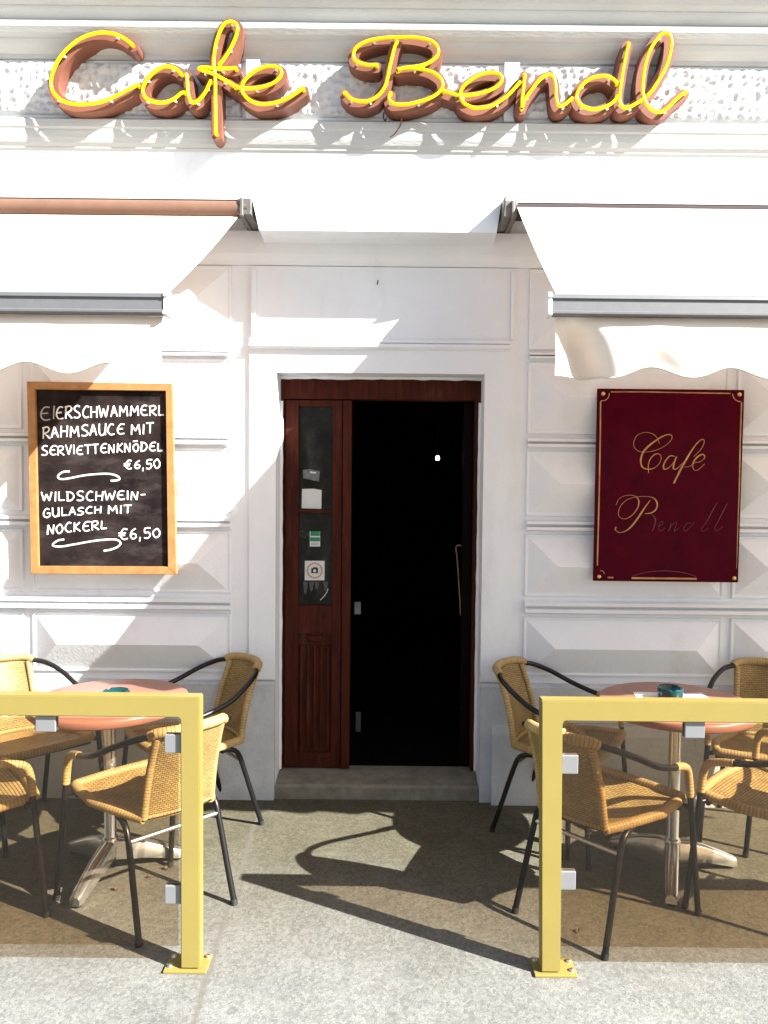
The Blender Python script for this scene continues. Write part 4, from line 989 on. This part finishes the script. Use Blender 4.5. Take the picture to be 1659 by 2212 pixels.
# ------------------------------------------------------------------ wicker chairs
CG = 'wicker armchairs around the two tables'
def make_chair(label):
    t = thing('wicker_chair', label, 'chair', group=CG)
    def sx(s, p): return [(s*x, y, z) for x, y, z in p]
    # backrest: a curved woven panel
    HW_T, HW_B = 0.126, 0.134
    def back(u, v):          # u -1..1 across, v 0 bottom..1 top
        hw = HW_B+(HW_T-HW_B)*v
        y = -0.175 - 0.085*v - 0.045*(1-u*u)*(0.45+0.55*v) + 0.012*math.sin(math.pi*v)
        z = 0.405 + 0.322*v - 0.010*(u*u)*v
        return (hw*u, y, z)
    def seat(u, v):          # v 0 back .. 1 front
        hw = 0.134+0.092*min(1, v*1.7)**0.9
        e = min(1.0, v/0.10)
        y = -0.175-0.030*(1-u*u)*(1-v) + (0.395+0.02*(1-u*u))*v
        z = 0.405 + 0.030*v - 0.022*(1-u*u)*math.sin(math.pi*min(1, v*1.02)) - 0.0
        return (hw*u, y, z)
    N, Mv = 16, 20
    def shell(fn, off_, nm, parent):
        P = [[fn(-1+2*i/N, j/Mv) for j in range(Mv+1)] for i in range(N+1)]
        uv = [[(0.2*(-1+2*i/N), 0.37*j/Mv) for j in range(Mv+1)] for i in range(N+1)]
        m = MB().grid(P, uv)
        Q = [[(p[0]+off_[0], p[1]+off_[1], p[2]+off_[2]) for p in row] for row in P]
        m.grid(Q, uv)
        return m.build(nm, WICK, parent, recalc=False)
    bk = shell(back, (0, -0.008, 0), 'backrest', t)
    st_ = shell(seat, (0, 0, -0.008), 'seat', t)
    m = MB()
    for s in (-1, 1): m.tube([back(s, j/14) for j in range(15)], 0.0145, 9, uvs=True)
    m.tube([back(-1+2*j/14, 0.02) for j in range(15)], 0.010, 9, uvs=True)
    m.build('cane_edge', WRAP, bk)
    m = MB()
    path = [seat(-1, j/12) for j in range(12)] + [seat(-0.98+1.96*j/14, 1.0) for j in range(15)] + [seat(1, 1-j/12) for j in range(1, 13)]
    m.tube(catmull(path, 2), 0.0185, 9, uvs=True)
    m.build('cane_edge', WRAP, st_)
    # top rail wrapped in cane
    top = [(0.146, -0.246, 0.722), (0.130, -0.264, 0.733), (0.102, -0.285, 0.738), (0.052, -0.302, 0.740), (0, -0.308, 0.741)]
    path = top + [(-x, y, z) for x, y, z in top[-2::-1]]
    MB().tube(catmull(path, 4), 0.0190, 10, uvs=True).build('top_rail', WRAP, t)
    for s in (-1, 1):
        f = MB().tube(sx(s, [(0.288, 0.240, 0.012), (0.277, 0.224, 0.2), (0.266, 0.208, 0.40), (0.262, 0.202, 0.47)]), 0.0115, 10).build('leg', TUBE, t)
        MB().tube(sx(s, [(0.289, 0.2412, 0.0), (0.288, 0.2400, 0.02)]), 0.0135, 10).build('foot_cap', RUB, f)
        r_ = MB().tube(catmull(sx(s, [(0.176, -0.055, 0.392), (0.178, -0.10, 0.386), (0.179, -0.135, 0.36), (0.181, -0.165, 0.28), (0.186, -0.215, 0.12), (0.19, -0.25, 0.012)]), 4), 0.0115, 10).build('leg', TUBE, t)
        MB().tube(sx(s, [(0.19, -0.2525, 0.0), (0.19, -0.248, 0.02)]), 0.0135, 10).build('foot_cap', RUB, r_)
        arm = catmull(sx(s, [(0.262, 0.202, 0.47), (0.259, 0.197, 0.525), (0.258, 0.180, 0.566), (0.258, 0.135, 0.585), (0.260, 0.05, 0.602), (0.258, -0.05, 0.632), (0.232, -0.14, 0.676), (0.190, -0.212, 0.709), (0.146, -0.246, 0.722)]), 6)
        a_ = MB().tube(arm, 0.0118, 10).build('armrest', TUBE, t)
        wrap = catmull(sx(s, [(0.263, 0.203, 0.455), (0.259, 0.197, 0.525), (0.258, 0.180, 0.566), (0.258, 0.135, 0.585), (0.259, 0.085, 0.595)]), 7)
        MB().tube(wrap, 0.0150, 10, uvs=True).build('cane_wrap', WRAP, a_)
        MB().tube(sx(s, [(0.225, 0.185, 0.42), (0.264, 0.206, 0.416)]), 0.010, 8).build('side_bracket', TUBE, t)
    MB().tube([(-0.181, -0.150, 0.325), (0.181, -0.150, 0.325)], 0.0085, 10).build('stretcher', STEEL, t)
    MB().tube([(-0.230, 0.19, 0.405), (0.230, 0.19, 0.405)], 0.010, 10).build('seat_bar', TUBE, t)
    MB().tube([(-0.176, -0.06, 0.385), (0.176, -0.06, 0.385)], 0.010, 10).build('seat_bar', TUBE, t)
    return t
def dup(root, label):
    r = root.copy(); C.objects.link(r); r['label'] = label
    for ch in list(root.children):
        c = ch.copy(); C.objects.link(c); c.parent = r
        for g2 in ch.children:
            d = g2.copy(); C.objects.link(d); d.parent = c
    return r
# rear-leg midpoint on the ground (x, distance from camera) and the way the chair faces
spots = [
 ((-0.745, 2.71), (-0.70, 0.72), 'wicker armchair behind the chalkboard-side screen, its sunlit back against the yellow post'),
 ((-1.84, 2.65), (0.76, 0.65), 'wicker armchair cut off by the photo edge behind the chalkboard-side screen'),
 ((-0.75, 3.66), (-0.76, -0.65), 'wicker armchair under the chalkboard, nearest to the fluted door leaf'),
 ((-1.88, 3.60), (0.72, -0.70), 'brightly sunlit wicker armchair under the chalkboard, at the photo edge'),
 ((0.588, 2.67), (0.72, 0.69), 'wicker armchair behind the plaque-side screen, its shaded back against the yellow post'),
 ((1.66, 2.70), (-0.70, 0.72), 'wicker armchair cut off by the photo edge behind the plaque-side screen'),
 ((0.555, 3.63), (0.84, -0.54), 'wicker armchair beside the dark doorway, turned to the table with papers'),
 ((1.80, 3.69), (-0.36, -0.93), 'shaded wicker armchair under the plaque, its back to the wall at the photo edge'),
]
ch0 = make_chair(spots[0][2])
for i, ((x, d), (fx, fy), lab) in enumerate(spots):
    o = ch0 if i == 0 else dup(ch0, lab)
    l = math.hypot(fx, fy); fx, fy = fx/l, fy/l
    o.location = (x + fx*0.25, d-DIST + fy*0.25, 0)
    o.rotation_euler = (0, 0, math.atan2(-fx, fy))

# ------------------------------------------------------------------ dry leaf scraps
def lf7(x, y): return (x/1.508*0.60636, (2250+y/1.508)*0.60636)
def lf8(x, y): return ((1636+x/1.508)*0.60636, (2250+y/1.508)*0.60636)
for i, q in enumerate([lf7(620, 1390), lf7(860, 1240), lf7(800, 1325), lf7(890, 1278), lf8(1410, 1362), lf8(640, 1615)]):
    p = PZ(*q, 0); a = random.uniform(0, 6.28); L = random.uniform(0.009, 0.018)
    P = []
    for u in range(7):
        t = u/6; wd = L*0.45*math.sin(math.pi*(0.06+0.88*t)); row = []
        for v in (-1, -0.4, 0.4, 1):
            xx, yy = (t-0.5)*2*L, wd*v
            row.append((xx*math.cos(a)-yy*math.sin(a), xx*math.sin(a)+yy*math.cos(a), 0.003+0.006*abs(v)**2+0.004*math.sin(3*t)))
        P.append(row)
    o = MB().grid(P).build('dry_leaf', LEAF, None, (p.x, p.y, 0))
    tag(o, 'small dry leaf scrap lying on the pavement', 'leaf', 'dry leaf scraps on the pavement')
